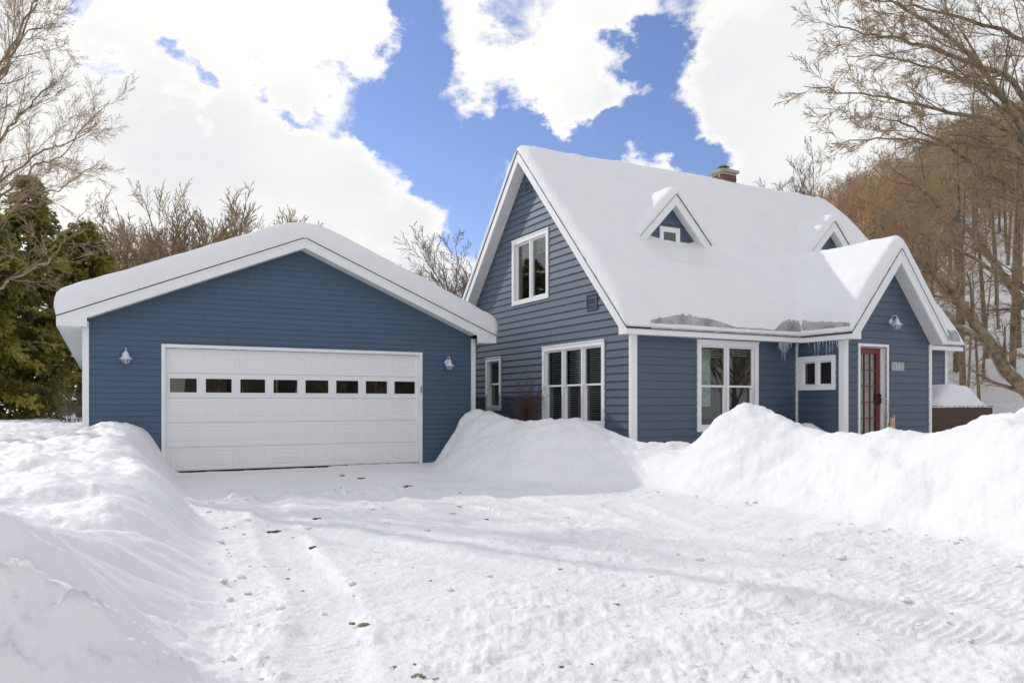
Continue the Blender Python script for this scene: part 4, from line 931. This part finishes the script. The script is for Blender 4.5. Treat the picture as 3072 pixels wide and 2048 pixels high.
def growN(wd, rng, P, D, L, R_, lv, cfg):
    """grow whole generations of branches at once; cfg per level: children, angle, length ratio, up-pull, wobble"""
    P, D, L, R_ = np.atleast_2d(np.asarray(P, float)), unitN(np.atleast_2d(np.asarray(D, float))), np.atleast_1d(np.asarray(L, float)), np.atleast_1d(np.asarray(R_, float)); rmin = cfg[0]['rmin']
    while len(P):
        c = cfg[min(lv, len(cfg) - 1)]; n = max(2, int(c['seg'])); N = len(P); pts = [P]; dd = D; st = (L / n)[:, None]
        for k in range(n):
            dd = unitN(dd + rng.normal(0, c['wob'], (N, 3)) + np.array([0, 0, c['up']])); pts.append(pts[-1] + dd * st)
        pts = np.stack(pts, 1); rt = np.maximum(R_ * c['tip'], rmin * .6); fr = (np.arange(n + 1) / n) ** .9; rad = R_[:, None] + (rt - R_)[:, None] * fr
        tubesN(wd, pts, rad, 7 if lv == 0 else (4 if lv == 1 else 3), 0 if lv <= 1 else 1)
        if lv + 1 >= len(cfg): return
        cnt = np.maximum(1, np.round(c['n'] * rng.uniform(.75, 1.25, N)).astype(int)); par = np.repeat(np.arange(N), cnt); M = len(par); off = np.arange(M) - np.repeat(np.cumsum(cnt) - cnt, cnt)
        t = np.minimum(c['t0'] + (1 - c['t0']) * (off + rng.random(M)) / cnt[par], .985); f = t * n; i = f.astype(int); fi = (f - i)[:, None]
        p0, p1 = pts[par, i], pts[par, i + 1]; q = p0 + (p1 - p0) * fi; tg = unitN(p1 - p0); ref = np.where(np.abs(tg[:, 2:3]) < .9, np.array([0, 0, 1.]), np.array([1., 0, 0])); a = unitN(np.cross(tg, ref)); b = np.cross(tg, a)
        az = (rng.uniform(0, 6.28, N)[par] + 2.4 * off + rng.normal(0, .4, M))[:, None]; an = np.radians(c['ang'] * rng.uniform(.7, 1.3, M))[:, None]
        nd = tg * np.cos(an) + (a * np.cos(az) + b * np.sin(az)) * np.sin(an); rl = R_[par] + (rt - R_)[par] * t ** .9
        L2 = L[par] * c['len'] * rng.uniform(.6, 1.15, M) * (1 - c['short'] * t); R2 = np.maximum(rl * c['rr'] * rng.uniform(.7, 1.0, M), rmin)
        P, D, L, R_, lv = q, nd, L2, R2, lv + 1
def grow(wd, rng, p, d, L, r, lv, cfg): growN(wd, rng, [p], [d], [L], [r], lv, cfg)
def lvl(n, ang, ln, up, wob, seg, t0=.25, rr=.55, tip=.35, short=.45, **k): return dict(n=n, ang=ang, len=ln, up=up, wob=wob, seg=seg, t0=t0, rr=rr, tip=tip, short=short, **k)
def place_tree(name, meshes, loc, label, cat='tree', group=None, rot=0.0, scale=1.0):
    o = bpy.data.objects.new(name, None); COL.objects.link(o); o.location = loc; o.rotation_euler = (0, 0, rot); o.scale = (scale,) * 3; o.empty_display_size = .2; tag(o, label, cat, group)
    for nm, me in meshes: link(nm, me, None, o)
    return o
def limb_tree(rng, base, trunk, limbs, cfg, mats, rmin):
    """a tree whose main limbs follow given 3-D lines; side wood grows from them"""
    wd = Wood(); base = np.array(base)
    def smooth(pl, n):
        pl = np.array([np.array(p) for p in pl]); t = np.linspace(0, len(pl) - 1, n); i = np.minimum(t.astype(int), len(pl) - 2); f = (t - i)[:, None]
        g = np.gradient(pl, axis=0); a, b = pl[i], pl[i + 1]; return (2 * f ** 3 - 3 * f ** 2 + 1) * a + (f ** 3 - 2 * f ** 2 + f) * g[i] + (-2 * f ** 3 + 3 * f ** 2) * b + (f ** 3 - f ** 2) * g[i + 1]
    snow = []; ST = []
    for (pl, r0, r1, m, ln) in [trunk] + limbs:
        P_ = smooth(pl, max(8, len(pl) * 5)) - base; P_[1:-1] += rng.normal(0, .03, (len(P_) - 2, 3)); n = len(P_); rad = r0 + (r1 - r0) * (np.arange(n) / (n - 1)) ** .8
        wd.tube(P_, rad, 8, 0); snow.append((P_, rad)); az = rng.uniform(0, 6)
        for k in range(m):
            t = .16 + .83 * (k + rng.random()) / m; i = min(int(t * (n - 1)), n - 2); tg = unit(P_[i + 1] - P_[i]); ref = np.array([0, 0, 1.]) if abs(tg[2]) < .9 else np.array([1., 0, 0])
            a = unit(np.cross(tg, ref)); b = np.cross(tg, a); az += 2.4 + rng.normal(0, .5); an = math.radians(rng.uniform(22, 55)); nd = tg * math.cos(an) + (a * math.cos(az) + b * math.sin(az)) * math.sin(an)
            ST.append((P_[i], nd, ln * rng.uniform(.5, 1.1) * (1.05 - .5 * t), max(rad[i] * rng.uniform(.3, .5), rmin)))
    growN(wd, rng, [q[0] for q in ST], [q[1] for q in ST], [q[2] for q in ST], [q[3] for q in ST], 1, cfg)
    return wd, snow
def build_trees():
    # ---- shared shapes for the woods
    def gen(seed, cfg, H, r, mats, lean=(0, 0)):
        rng = np.random.default_rng(seed); wd = Wood(); grow(wd, rng, (0, 0, -.3), (lean[0], lean[1], 1), H, r, 0, cfg); return wd.meshes('tree', *mats)
    bushy = lambda rmin: [lvl(24, 46, .45, .02, .03, 10, .16, .42, .2, .45, rmin=rmin), lvl(8, 34, .6, .04, .10, 5, .12, .6), lvl(6, 34, .62, .02, .13, 3, .1, .7), lvl(2.5, 32, .65, .0, .14, 3, .1, .75), lvl(0, 40, .5, 0, .14, 2)]
    slim = lambda rmin: [lvl(11, 55, .22, .02, .022, 10, .35, .35, .2, .35, rmin=rmin), lvl(5, 42, .55, .04, .12, 5, .12, .6), lvl(4, 42, .55, .02, .16, 3, .1, .7), lvl(0, 40, .5, 0, .2, 2)]
    brush = [gen(100 + k, bushy(.012), 9 + k, .14, ('bark', 'twig_brown')) for k in range(4)]
    pole = [gen(150 + k, slim(.010), 10, .13, ('bark', 'twig')) for k in range(2)]
    dome = lambda rmin: [lvl(20, 40, 1.25, .0, .03, 5, .18, .5, .5, .25, rmin=rmin), lvl(9, 26, .5, .07, .06, 7, .15, .5), lvl(7, 27, .55, .06, .09, 5, .12, .6), lvl(5, 29, .58, .03, .11, 3, .08, .75), lvl(0, 40, .5, 0, .12, 2)]
    mound = [gen(200 + k, dome(.013), 5.0, .20, ('bark', 'twig')) for k in range(3)]
    grey = [gen(300 + k, dome(.012), 5.5, .17, ('bark_dark', 'twig_grey')) for k in range(2)]
    R = random.Random(8)
    def put(name, me, px, Y, ztop, label, group, H0, dx=0.0):
        x = (px - CX) / F * Y + dx; z = gz(x, Y); s = (ztop - z) / H0
        return place_tree(name, me, (x, Y, z), label, 'tree', group, R.uniform(0, 6.28), s)
    hgt = lambda py, Y: CH + (HY - py) / F * Y
    def H_of(me):
        z = np.concatenate([np.array([v.co.z for v in m.vertices]) for _, m in me]); return float(np.percentile(z, 99.5))
    Hm = [H_of(m) for m in mound]; Hg = [H_of(m) for m in grey]; Hb = [H_of(m) for m in brush]
    # ---- row beyond the garage
    ORD = ('leftmost',) + tuple(w + ' from the left' for w in 'second third fourth fifth sixth seventh eighth ninth tenth eleventh twelfth thirteenth fourteenth'.split()) + ('rightmost',)
    for i, (px, py, Y) in enumerate(sorted(((400, 680, 46), (500, 665, 48), (430, 650, 50), (540, 620, 52), (590, 605, 49), (655, 620, 54), (765, 655, 49), (845, 690, 50), (620, 610, 47), (725, 640, 50), (805, 660, 52), (455, 700, 41), (345, 770, 43), (560, 650, 55), (680, 670, 56)))):
        k = i % 3; put('bare_tree', mound[k], px, Y, hgt(py, Y), 'bare brown tree above the garage roof, ' + ORD[i] + ' of its row', 'bare trees beyond the garage', Hm[k])
    # ---- trees between garage and house gable
    for i, (px, py, Y) in enumerate(((1370, 720, 60), (1440, 700, 62), (1310, 800, 58), (1240, 815, 66))):
        k = i % 2; put('bare_tree', grey[k], px, Y, hgt(py, Y), ('dark bare tree between the two roofs, second from the house gable', 'tallest dark bare tree between the two roofs, against the house gable', 'low dark bare tree between the two roofs, third from the house gable', 'lowest dark bare tree between the two roofs, farthest from the gable')[i], 'bare trees between the roofs', Hg[k])
    # ---- behind the house, right of the chimney
    put('bare_tree', grey[0], 2480, 50, hgt(465, 50), 'tall dark bare tree above the right end of the house roof', None, Hg[0])
    put('bare_tree', grey[1], 2410, 54, hgt(555, 54), 'lower dark bare tree just right of the chimney', None, Hg[1])
    for px, py in ((2240, 555),): put('bare_tree', grey[1], px, 70, hgt(py, 70), 'bare treetop peeking over the roof ridge right of the chimney', 'treetops over the ridge', Hg[1])
    # ---- wooded hillside
    n = 0; tries = 0; pts = []; Hp = [H_of(m) for m in pole]
    tree_line = lambda px: np.interp(px, [2350, 2450, 2600, 2750, 2900, 3100, 3350], [640, 590, 480, 400, 320, 240, 180])
    while n < 165 and tries < 9000:
        tries += 1; Y = R.uniform(25, 70); px = R.uniform(2380, 3330); x = (px - CX) / F * Y; u, v = UV(x, Y); hz_ = float(hill(np.array([x]), np.array([Y]))[0])
        if u < UE + 3 or hz_ < .3: continue
        if Y < 45 and px > 2790 and R.random() < .62: continue
        if any((x - a) ** 2 + (Y - b) ** 2 < 1.2 for a, b in pts): continue
        z = gz(x, Y); room = hgt(tree_line(px) + R.uniform(0, 90), Y) - z
        if room < 2.5: continue
        k = R.randrange(4); thin = px > 2790 and Y < 45; me, H0 = (pole[k % 2], Hp[k % 2]) if thin else (brush[k], Hb[k])
        pts.append((x, Y)); s = min(room / H0, R.uniform(.62, 1.0) * (1.15 if thin else (1.45 if Y > 44 else 1.0)))
        place_tree('woodland_tree', me, (x, Y, z), 'slender bare brown tree of the wood on the snowy hillside', 'tree', 'trees of the hillside wood', R.uniform(0, 6.28), s); n += 1
    # ---- big leaning tree at the right edge
    rng = np.random.default_rng(21); A = lambda px, py, Y: np.array(at_depth(px, py, Y))
    cfg = [dict(rmin=.0078), lvl(6, 30, .60, .02, .07, 7, .12, .5), lvl(5.5, 28, .62, .015, .09, 5, .10, .6), lvl(2.6, 28, .72, .01, .11, 3, .08, .75), lvl(0, 40, .5, 0, .12, 3)]
    bx = A(3330, 1190, 26); bx[2] = gz(bx[0], bx[1]) - .2
    trunk = ([bx, A(3300, 700, 26), A(3240, 300, 26), A(3190, -100, 26), A(3170, -500, 26)], .34, .10, 16, 4.0)
    limbs = [([A(3310, 900, 26), A(3072, 402, 25), A(2990, 268, 24.5), A(2880, 134, 24), A(2746, 45, 23.5), A(2640, -20, 23)],   .15, .02, 24, 3.0),
             ([A(3300, 700, 26), A(3072, 286, 25.5), A(2925, 196, 25), A(2746, 129, 24.6), A(2612, 103, 24.3), A(2479, 71, 24)], .13, .012, 24, 2.6),
             ([A(3305, 780, 26), A(3110, 470, 25), A(2970, 366, 24.5), A(2769, 321, 24), A(2612, 286, 23.8), A(2411, 259, 23.5)], .12, .012, 27, 2.4),
             ([A(3310, 900, 26), A(3120, 540, 25), A(3014, 446, 24.7), A(2813, 429, 24.4), A(2657, 415, 24.2), A(2492, 431, 24)], .11, .012, 24, 2.2),
             ([A(3240, 300, 26), A(3072, 125, 26), A(2880, 54, 25.6), A(2688, 9, 25.2), A(2560, -10, 25)], .10, .012, 18, 2.6),
             ([A(3300, 650, 26), A(3090, 360, 27), A(2900, 240, 27.5), A(2700, 180, 28), A(2540, 170, 28)], .10, .012, 21, 2.6),
             ([A(3310, 850, 26), A(3072, 600, 26.5), A(2900, 480, 27), A(2740, 380, 27), A(2600, 350, 27)], .11, .014, 21, 2.6),
             ([A(3240, 250, 26), A(3120, 60, 25), A(3000, -60, 24.5), A(2860, -160, 24)], .10, .02, 13, 2.6)]
    wd, _ = limb_tree(rng, bx, trunk, limbs, cfg, None, .0075); place_tree('spreading_tree', wd.meshes('t', 'bark', 'twig'), bx, 'large bare tree at the upper right edge with limbs sweeping left', 'tree')
    # leaning stems lower right
    rng = np.random.default_rng(33); b2 = A(3240, 1330, 23); b2[2] = gz(b2[0], b2[1]) - .2
    t2 = ([b2, A(3120, 1215, 23), A(2990, 1070, 22.8), A(2900, 930, 22.6), A(2800, 815, 22.8), A(2700, 735, 23.2), A(2620, 660, 23.6)], .27, .05, 15, 2.6)
    l2 = [([A(2960, 1020, 22.7), A(2850, 965, 22.2), A(2740, 935, 21.9), A(2660, 915, 21.8)], .07, .012, 9, 1.3),
          ([A(2900, 930, 22.6), A(2830, 870, 23.5), A(2760, 760, 24.5), A(2720, 620, 25)], .12, .02, 12, 2.2),
          ([A(2800, 815, 22.8), A(2700, 800, 22), A(2620, 760, 21.8)], .06, .012, 8, 1.4)]
    wd, sn = limb_tree(rng, b2, t2, l2, cfg, None, .0075); tr = place_tree('leaning_tree', wd.meshes('t', 'bark', 'twig'), b2, 'thick leaning trunk lower right carrying snow, rising toward the porch', 'tree')
    def limb_snow(tree, lines, lo, hi, rng):
        mbn = Wood()
        for (P_, rad) in lines:
            n = len(P_); k = int(n * lo)
            while k < int(n * hi) - 3:
                m = int(rng.integers(3, 8)); seg = P_[k:k + m].copy(); rr = rad[k:k + m]
                if len(seg) >= 3:
                    seg[:, 2] += rr * .75; prof = np.sin(np.linspace(.15, 3.0, len(seg))); mbn.tube(seg, rr * .55 * prof + .01, 6, 0)
                k += m + int(rng.integers(1, 6))
        if mbn.n[0]: link('branch_snow', np_mesh('branch_snow', np.concatenate(mbn.V[0]), np.concatenate(mbn.Q[0])), MAT['snow'], tree)
    limb_snow(tr, sn[:2], .1, .75, rng)
    b3 = A(3420, 1150, 25); b3[2] = gz(b3[0], b3[1]) - .2
    t3 = ([b3, A(3230, 1020, 25), A(3072, 915, 25), A(2985, 790, 25), A(2900, 690, 25.3), A(2800, 600, 25.6), A(2700, 520, 26)], .22, .04, 15, 2.6)
    l3 = [([A(3200, 1000, 25), A(3072, 865, 24), A(2960, 800, 23.6), A(2850, 740, 23.4), A(2760, 700, 23.2)], .12, .02, 12, 1.8),
          ([A(3300, 1070, 25), A(3072, 1070, 24), A(2980, 1040, 23.6), A(2900, 1005, 23.4)], .08, .015, 8, 1.2)]
    wd, sn = limb_tree(rng, b3, t3, l3, cfg, None, .0075); tr = place_tree('leaning_tree', wd.meshes('t', 'bark', 'twig'), b3, 'slimmer leaning trunk at the right edge above the thick one', 'tree'); limb_snow(tr, sn[:2], .2, .8, rng)
    # thin straight saplings on the hill foot
    for i, (px, pyb, Y) in enumerate(sorted(((2905, 1165, 25), (2938, 1140, 27), (2950, 1100, 29), (2870, 1085, 30), (2995, 1010, 34), (2890, 960, 36)))):
        x = (px - CX) / F * Y; k = i % 4; lab = 'thin young bare tree at the foot of the hill, ' + ('leftmost', 'second from the left', 'third from the left', 'third from the right', 'second from the right', 'rightmost')[i] + ' of six'
        place_tree('sapling', pole[k % 2], (x, Y, gz(x, Y)), lab, 'tree', 'young trees at the hill foot', R.uniform(0, 6), R.uniform(.45, .62))
    # ---- bare tree at the left edge
    rng = np.random.default_rng(55); bl = A(-190, 1240, 15.5); bl[2] = gz(bl[0], bl[1]) - .2
    tl = ([bl, A(-180, 900, 15.5), A(-150, 500, 15.6), A(-120, 100, 15.6), A(-90, -400, 15.6)], .20, .05, 14, 2.6)
    ll = [([A(-185, 1050, 15.5), A(0, 860, 15.2), A(120, 800, 15), A(190, 720, 14.9), A(250, 640, 14.8)], .05, .008, 10, 1.2),
          ([A(-175, 850, 15.5), A(-40, 640, 15.4), A(80, 520, 15.3), A(180, 470, 15.2), A(290, 370, 15.2)], .055, .008, 14, 1.6),
          ([A(-165, 700, 15.5), A(0, 420, 15.4), A(90, 320, 15.4), A(170, 240, 15.4)], .06, .008, 14, 1.6),
          ([A(-160, 560, 15.5), A(-20, 280, 15.8), A(60, 120, 15.8), A(120, -20, 15.8)], .065, .014, 14, 1.6),
          ([A(-160, 480, 15.5), A(-10, 240, 15.3), A(70, 110, 15.2), A(170, 70, 15.2)], .05, .008, 12, 1.4),
          ([A(-170, 760, 15.5), A(0, 560, 16), A(120, 460, 16.2), A(220, 420, 16.4), A(330, 300, 16.5)], .05, .008, 14, 1.6),
          ([A(-185, 1000, 15.5), A(-30, 720, 16), A(70, 590, 16), A(190, 560, 16.2), A(300, 480, 16.4)], .05, .008, 14, 1.5),
          ([A(-150, 400, 15.6), A(20, 160, 16), A(110, 0, 16), A(170, -100, 16)], .05, .012, 10, 1.6)]
    cfl = [dict(rmin=.0034), lvl(6, 30, .6, .05, .07, 6, .12, .5), lvl(5.5, 29, .6, .03, .09, 4, .10, .6), lvl(2.6, 30, .72, .02, .11, 3, .08, .75), lvl(0, 40, .5, 0, .12, 2)]
    wd, _ = limb_tree(rng, bl, tl, [(a_, r_ * .72, e_ * .7, m_, n_) for a_, r_, e_, m_, n_ in ll], cfl, None, .0034); place_tree('bare_tree', wd.meshes('t', 'bark', 'twig'), bl, 'fine branched bare tree at the left edge in front of the evergreen', 'tree')
    # ---- trees across the road, seen in the window glass
    for i in range(14):
        u = R.uniform(0, 46); v = R.uniform(-24, -11); p = W(u, v); k = R.randrange(3)
        place_tree('roadside_tree', mound[k], (p.x, p.y, 0), 'bare tree across the road, mirrored in the windows', 'tree', 'trees across the road', R.uniform(0, 6), R.uniform(.9, 1.3))

# ------------------------------------------------------------------ evergreen, shrub, fence, neighbour buildings
def build_evergreen():
    def make(seed, H, Rr, nb, low):
        rng = np.random.default_rng(seed); tv = Wood(); tv.tube(np.array([[0, 0, -.3], [.05, 0, H * .4], [0, .05, H * .95]]), np.array([.24, .16, .02]), 8, 0)
        V, Cc = [], []; STR = np.array([(0, .55, 0.), (.3, .8, .5), (.3, .8, -.5), (.5, 1.0, .12)])
        for k in range(nb):
            t = rng.random() ** .85; z = H * (low + (.98 - low) * t); reach = Rr * (1 - t) ** .75 * rng.uniform(.65, 1.12) + .25; a = rng.uniform(0, 2 * np.pi); up = rng.uniform(.0, .35)
            d = np.array([np.cos(a), np.sin(a), up]); L = reach; n = 6; pts = np.array([np.array([0, 0, z]) + d * L * s - np.array([0, 0, .28 * L * s * s]) for s in np.linspace(0, 1, n)])
            tv.tube(pts[::2], np.array([.03, .018, .006])[:len(pts[::2])], 3, 0); tone = rng.uniform(.55, 1.5)
            s = np.repeat(np.linspace(.22, 1.0, 10 + int(L * 5)), 2); m = len(s); p = np.array([0, 0, z]) + d * (L * s)[:, None] - np.array([0, 0, .28 * L]) * (s * s)[:, None] + rng.normal(0, .06, (m, 3))
            sd = unitN(np.array([-np.sin(a), np.cos(a), 0]) * rng.uniform(-1, 1, (m, 1)) + np.array([np.cos(a), np.sin(a), 0]) * rng.uniform(.2, 1.0, (m, 1)) + np.array([0, 0, 1]) * rng.uniform(-.7, .25, (m, 1)))
            ln = rng.uniform(.22, .44, m) * (.7 + .5 * (1 - t)); w = ln * rng.uniform(.10, .17, m); nrm = unitN(np.cross(sd, rng.normal(0, 1, (m, 3)))); tn = tone * rng.uniform(.8, 1.25, m)
            e0 = p[:, None] + sd[:, None] * (ln[:, None] * STR[:, 0])[..., None]; e1 = p[:, None] + sd[:, None] * (ln[:, None] * STR[:, 1])[..., None] + nrm[:, None] * (ln[:, None] * STR[:, 2] * .6)[..., None] - np.array([0, 0, .1]) * (ln[:, None] * STR[:, 1])[..., None]
            mid = (e0 + e1) / 2; bb = unitN(np.cross(e1 - e0, rng.normal(0, 1, e0.shape))) * w[:, None, None]; V.append(np.stack([e0, mid + bb, e1, mid - bb], 2).reshape(-1, 3)); Cc.append(np.repeat(tn, 4))
        Cc = np.concatenate(Cc)
        V3 = np.concatenate(V); Q = np.arange(len(V3)).reshape(-1, 4); me = np_mesh('crown', V3, Q, False); me.materials.append(MAT['cedar'])
        at = me.color_attributes.new('tone', 'FLOAT_COLOR', 'POINT'); c = np.repeat(np.array(Cc), 4); at.data.foreach_set('color', np.stack([c, c * .98, c * .9, np.ones_like(c)], 1).astype(np.float32).ravel())
        tm = np_mesh('trunk', np.concatenate(tv.V[0]), np.concatenate(tv.Q[0])); tm.materials.append(MAT['bark_dark']); return [('trunk', tm), ('crown', me)]
    A = make(5, 10.6, 3.1, 350, .055); B = make(6, 8.0, 2.4, 200, .30); C_ = make(7, 8.0, 2.6, 210, .015)
    for (px, Y, me, rot, sc, lab) in ((85, 33.5, A, 0, 1.0, 'tall dark green cedar at the left edge beside the garage roof'), (245, 37, B, 1.0, 1.18, 'smaller cedar tucked against the garage roof edge'),
                                     (-40, 31, C_, 2.2, 1.1, 'cedar cut off by the left picture edge')):
        x = (px - CX) / F * Y; place_tree('cedar_tree', me, (x, Y, gz(x, Y)), lab, 'tree', 'cedars on the left', rot, sc)
def build_bush():
    rng = np.random.default_rng(9); wd = Wood(); p = on_u(1580, 1262, UH - .75); b = W(p[0], p[1], 0.62)
    cfg = [lvl(4, 26, .5, .06, .07, 6, .3, .6, .3, .3, rmin=.0026), lvl(4, 30, .5, .04, .1, 4, .2, .7, .4), lvl(0, 30, .5, 0, .12, 3)]
    for k in range(60):
        a = rng.uniform(0, 6.28); t = abs(rng.normal(0, .38)); d = np.array([math.cos(a) * t, math.sin(a) * t, 1]); L = rng.uniform(.45, .95) * (1.5 if rng.random() < .1 else 1)
        grow(wd, rng, rng.normal(0, .09, 3) * np.array([1, 1, 0]), d, L, .006, 0, cfg)
    place_tree('bush', wd.meshes('b', 'twig_red', 'twig_red'), b, 'leafless reddish bush in front of the gable wall between the windows', 'bush')
    wd = Wood(); p = on_v(2650, 1280, PV - .25); b = W(p[0], p[1], .5)
    for k in range(3): grow(wd, rng, (0, 0, 0), (rng.normal(0, .1), rng.normal(0, .1), 1), 1.0 - .2 * k, .007, 0, [lvl(7, 35, .3, .02, .05, 7, .2, .6, .3, .3, rmin=.003), lvl(0, 30, .5, 0, .1, 3)])
    place_tree('twig_plant', wd.meshes('b', 'bark', 'bark'), b, 'thin leafless stem with twigs beside the red door', 'plant')
def build_left_far():
    # neighbour's low building with snow on its stepped roof
    Y = 44.0; x0 = (150 - CX) / F * Y; w = 9.0; n = bpy.data.objects.new('neighbour_shed', None); COL.objects.link(n); n.location = (x0, Y, 0); tag(n, 'low brown shed with deep snow on its stepped roof, left of the garage', 'shed')
    z = lambda py: CH + (HY - py) / F * Y
    part('wall', MB().box((.4, 0, 0), (w, 4, z(1203) - .02)), MAT['brown_wall'], n); part('eave_board', MB().box((0, -.5, z(1206)), (w, -.44, z(1199))), MAT['planter_wood'], n)
    part('lower_roof', MB().prism([(0, -.5, z(1200)), (0, 2.0, z(1182)), (0, 2.0, z(1182) - .1), (0, -.5, z(1200) - .08)], (w, 0, 0)), MAT['shingle'], n)
    part('upper_wall', MB().box((.9, 2.0, z(1200)), (w, 5, z(1165))), MAT['tan_wall'], n)
    rng = np.random.default_rng(3)
    def snowbox(a, b, name, lab):
        us = np.linspace(a[0], b[0], 40); vs = np.linspace(a[1], b[1], 16); U_, V_ = np.meshgrid(us, vs, indexing='ij'); d = np.minimum(np.minimum(U_ - a[0], b[0] - U_), np.minimum(V_ - a[1], b[1] - V_))
        H = a[2] + (b[2] - a[2]) * (.55 + .45 * circ(d, .3)) + (V_ - a[1]) * .18 + .03 * fbm(U_, V_, .8, 2, 5); idx = np.arange(40 * 16).reshape(40, 16)
        Q = np.stack([idx[:-1, :-1], idx[1:, :-1], idx[1:, 1:], idx[:-1, 1:]], -1).reshape(-1, 4); P = np.stack([U_.ravel(), V_.ravel(), H.ravel()], 1); B = P.copy(); B[:, 2] = a[2]; N = len(P); sk = []
        for e in (idx[:, 0], idx[0, :][::-1], idx[:, -1][::-1], idx[-1, :]): sk.append(np.stack([e[1:], e[:-1], e[:-1] + N, e[1:] + N], 1))
        o = link(name, np_mesh(name, np.concatenate([P, B]), np.concatenate([Q] + sk)), MAT['snow_roof']); o.location = (x0, Y, 0); tag(o, lab, 'snow', 'snow on the shed')
    snowbox((0, -.5, z(1199)), (w, 2.1, z(1182)), 'shed_snow', 'snow ledge on the lower shed roof left of the garage'); snowbox((.75, 1.8, z(1164)), (w, 5.2, z(1130)), 'shed_snow', 'thick snow block on the upper shed roof left of the garage')
    # chain link fence
    Yf = 30.0; f = bpy.data.objects.new('chain_link_fence', None); COL.objects.link(f); xf = (110 - CX) / F * Yf; zb = gz(xf + 1, Yf); f.location = (xf, Yf, 0); tag(f, 'dark chain link fence in the snow left of the garage', 'fence')
    zt = CH + (HY - 1233) / F * Yf; wf = 3.6
    part('rail', MB().tube([(0, 0, zt), (wf, 0, zt)], .022, 8), MAT['fence_metal'], f, True)
    for xx in (.98, 2.9): part('post', MB().tube([(xx, 0, zb - .6), (xx, 0, zt + .03)], .035, 8), MAT['fence_metal'], f, True)
    mb = MB(); s = .11; k = -14
    while k * s < wf + 2:
        for sg in (1, -1):
            x = k * s; a = (x, .0, zb - .3) ; b_ = (x + sg * (zt - zb + .3), 0, zt)
            if max(a[0], b_[0]) > 0 and min(a[0], b_[0]) < wf: mb.tube([a, b_], .0035, 3)
        k += 1
    part('mesh_wire', mb, MAT['fence_metal'], f)['kind'] = 'stuff'
    # brush by the fence
    rng = np.random.default_rng(14)
    for i, (px, Y) in enumerate(((205, 29), (238, 28))):
        wd = Wood(); x = (px - CX) / F * Y
        for k in range(14): grow(wd, rng, (rng.normal(0, .2), rng.normal(0, .1), 0), (rng.normal(0, .3), 0, 1), rng.uniform(.6, 1.5), .008, 0, [lvl(5, 40, .45, .02, .1, 5, .2, .6, .3, .3, rmin=.005), lvl(0, 30, .5, 0, .15, 3)])
        place_tree('bush', wd.meshes('b', 'twig_grey', 'twig_grey'), (x, Y, gz(x, Y) - .1), ('thin leafless brush growing through the chain link fence', 'thin leafless brush against the garage corner')[i], 'bush')
    # house across the road, seen only as a reflection in the garage door lites
    o = (5.0, -17.0, 0); hh = thing('neighbour_house', 'tan house across the road, mirrored in the garage door windows', 'house', o)
    part('wall', MB().box((0, -8, 0), (17, 0, 4.6)), MAT['tan_wall'], hh); part('roof', MB().prism([(-.5, .5, 4.6), (-.5, -8.5, 4.6), (-.5, -4, 7.6)], (18, 0, 0)), MAT['snow_roof'], hh)
    for x in (1.2, 4.4, 7.4, 10.6, 14.0):
        w_ = part('window', MB().box((x - .1, .0, 1.5), (x + 1.2, .06, 3.2)), MAT['white_trim'], hh); part('pane', MB().box((x, .06, 1.6), (x + 1.1, .07, 3.1)), MAT['interior'], w_)

build_ground()
build_garage(); build_house(); build_roof_snow(); build_small()
build_trees(); build_evergreen(); build_bush(); build_left_far(); build_debris()
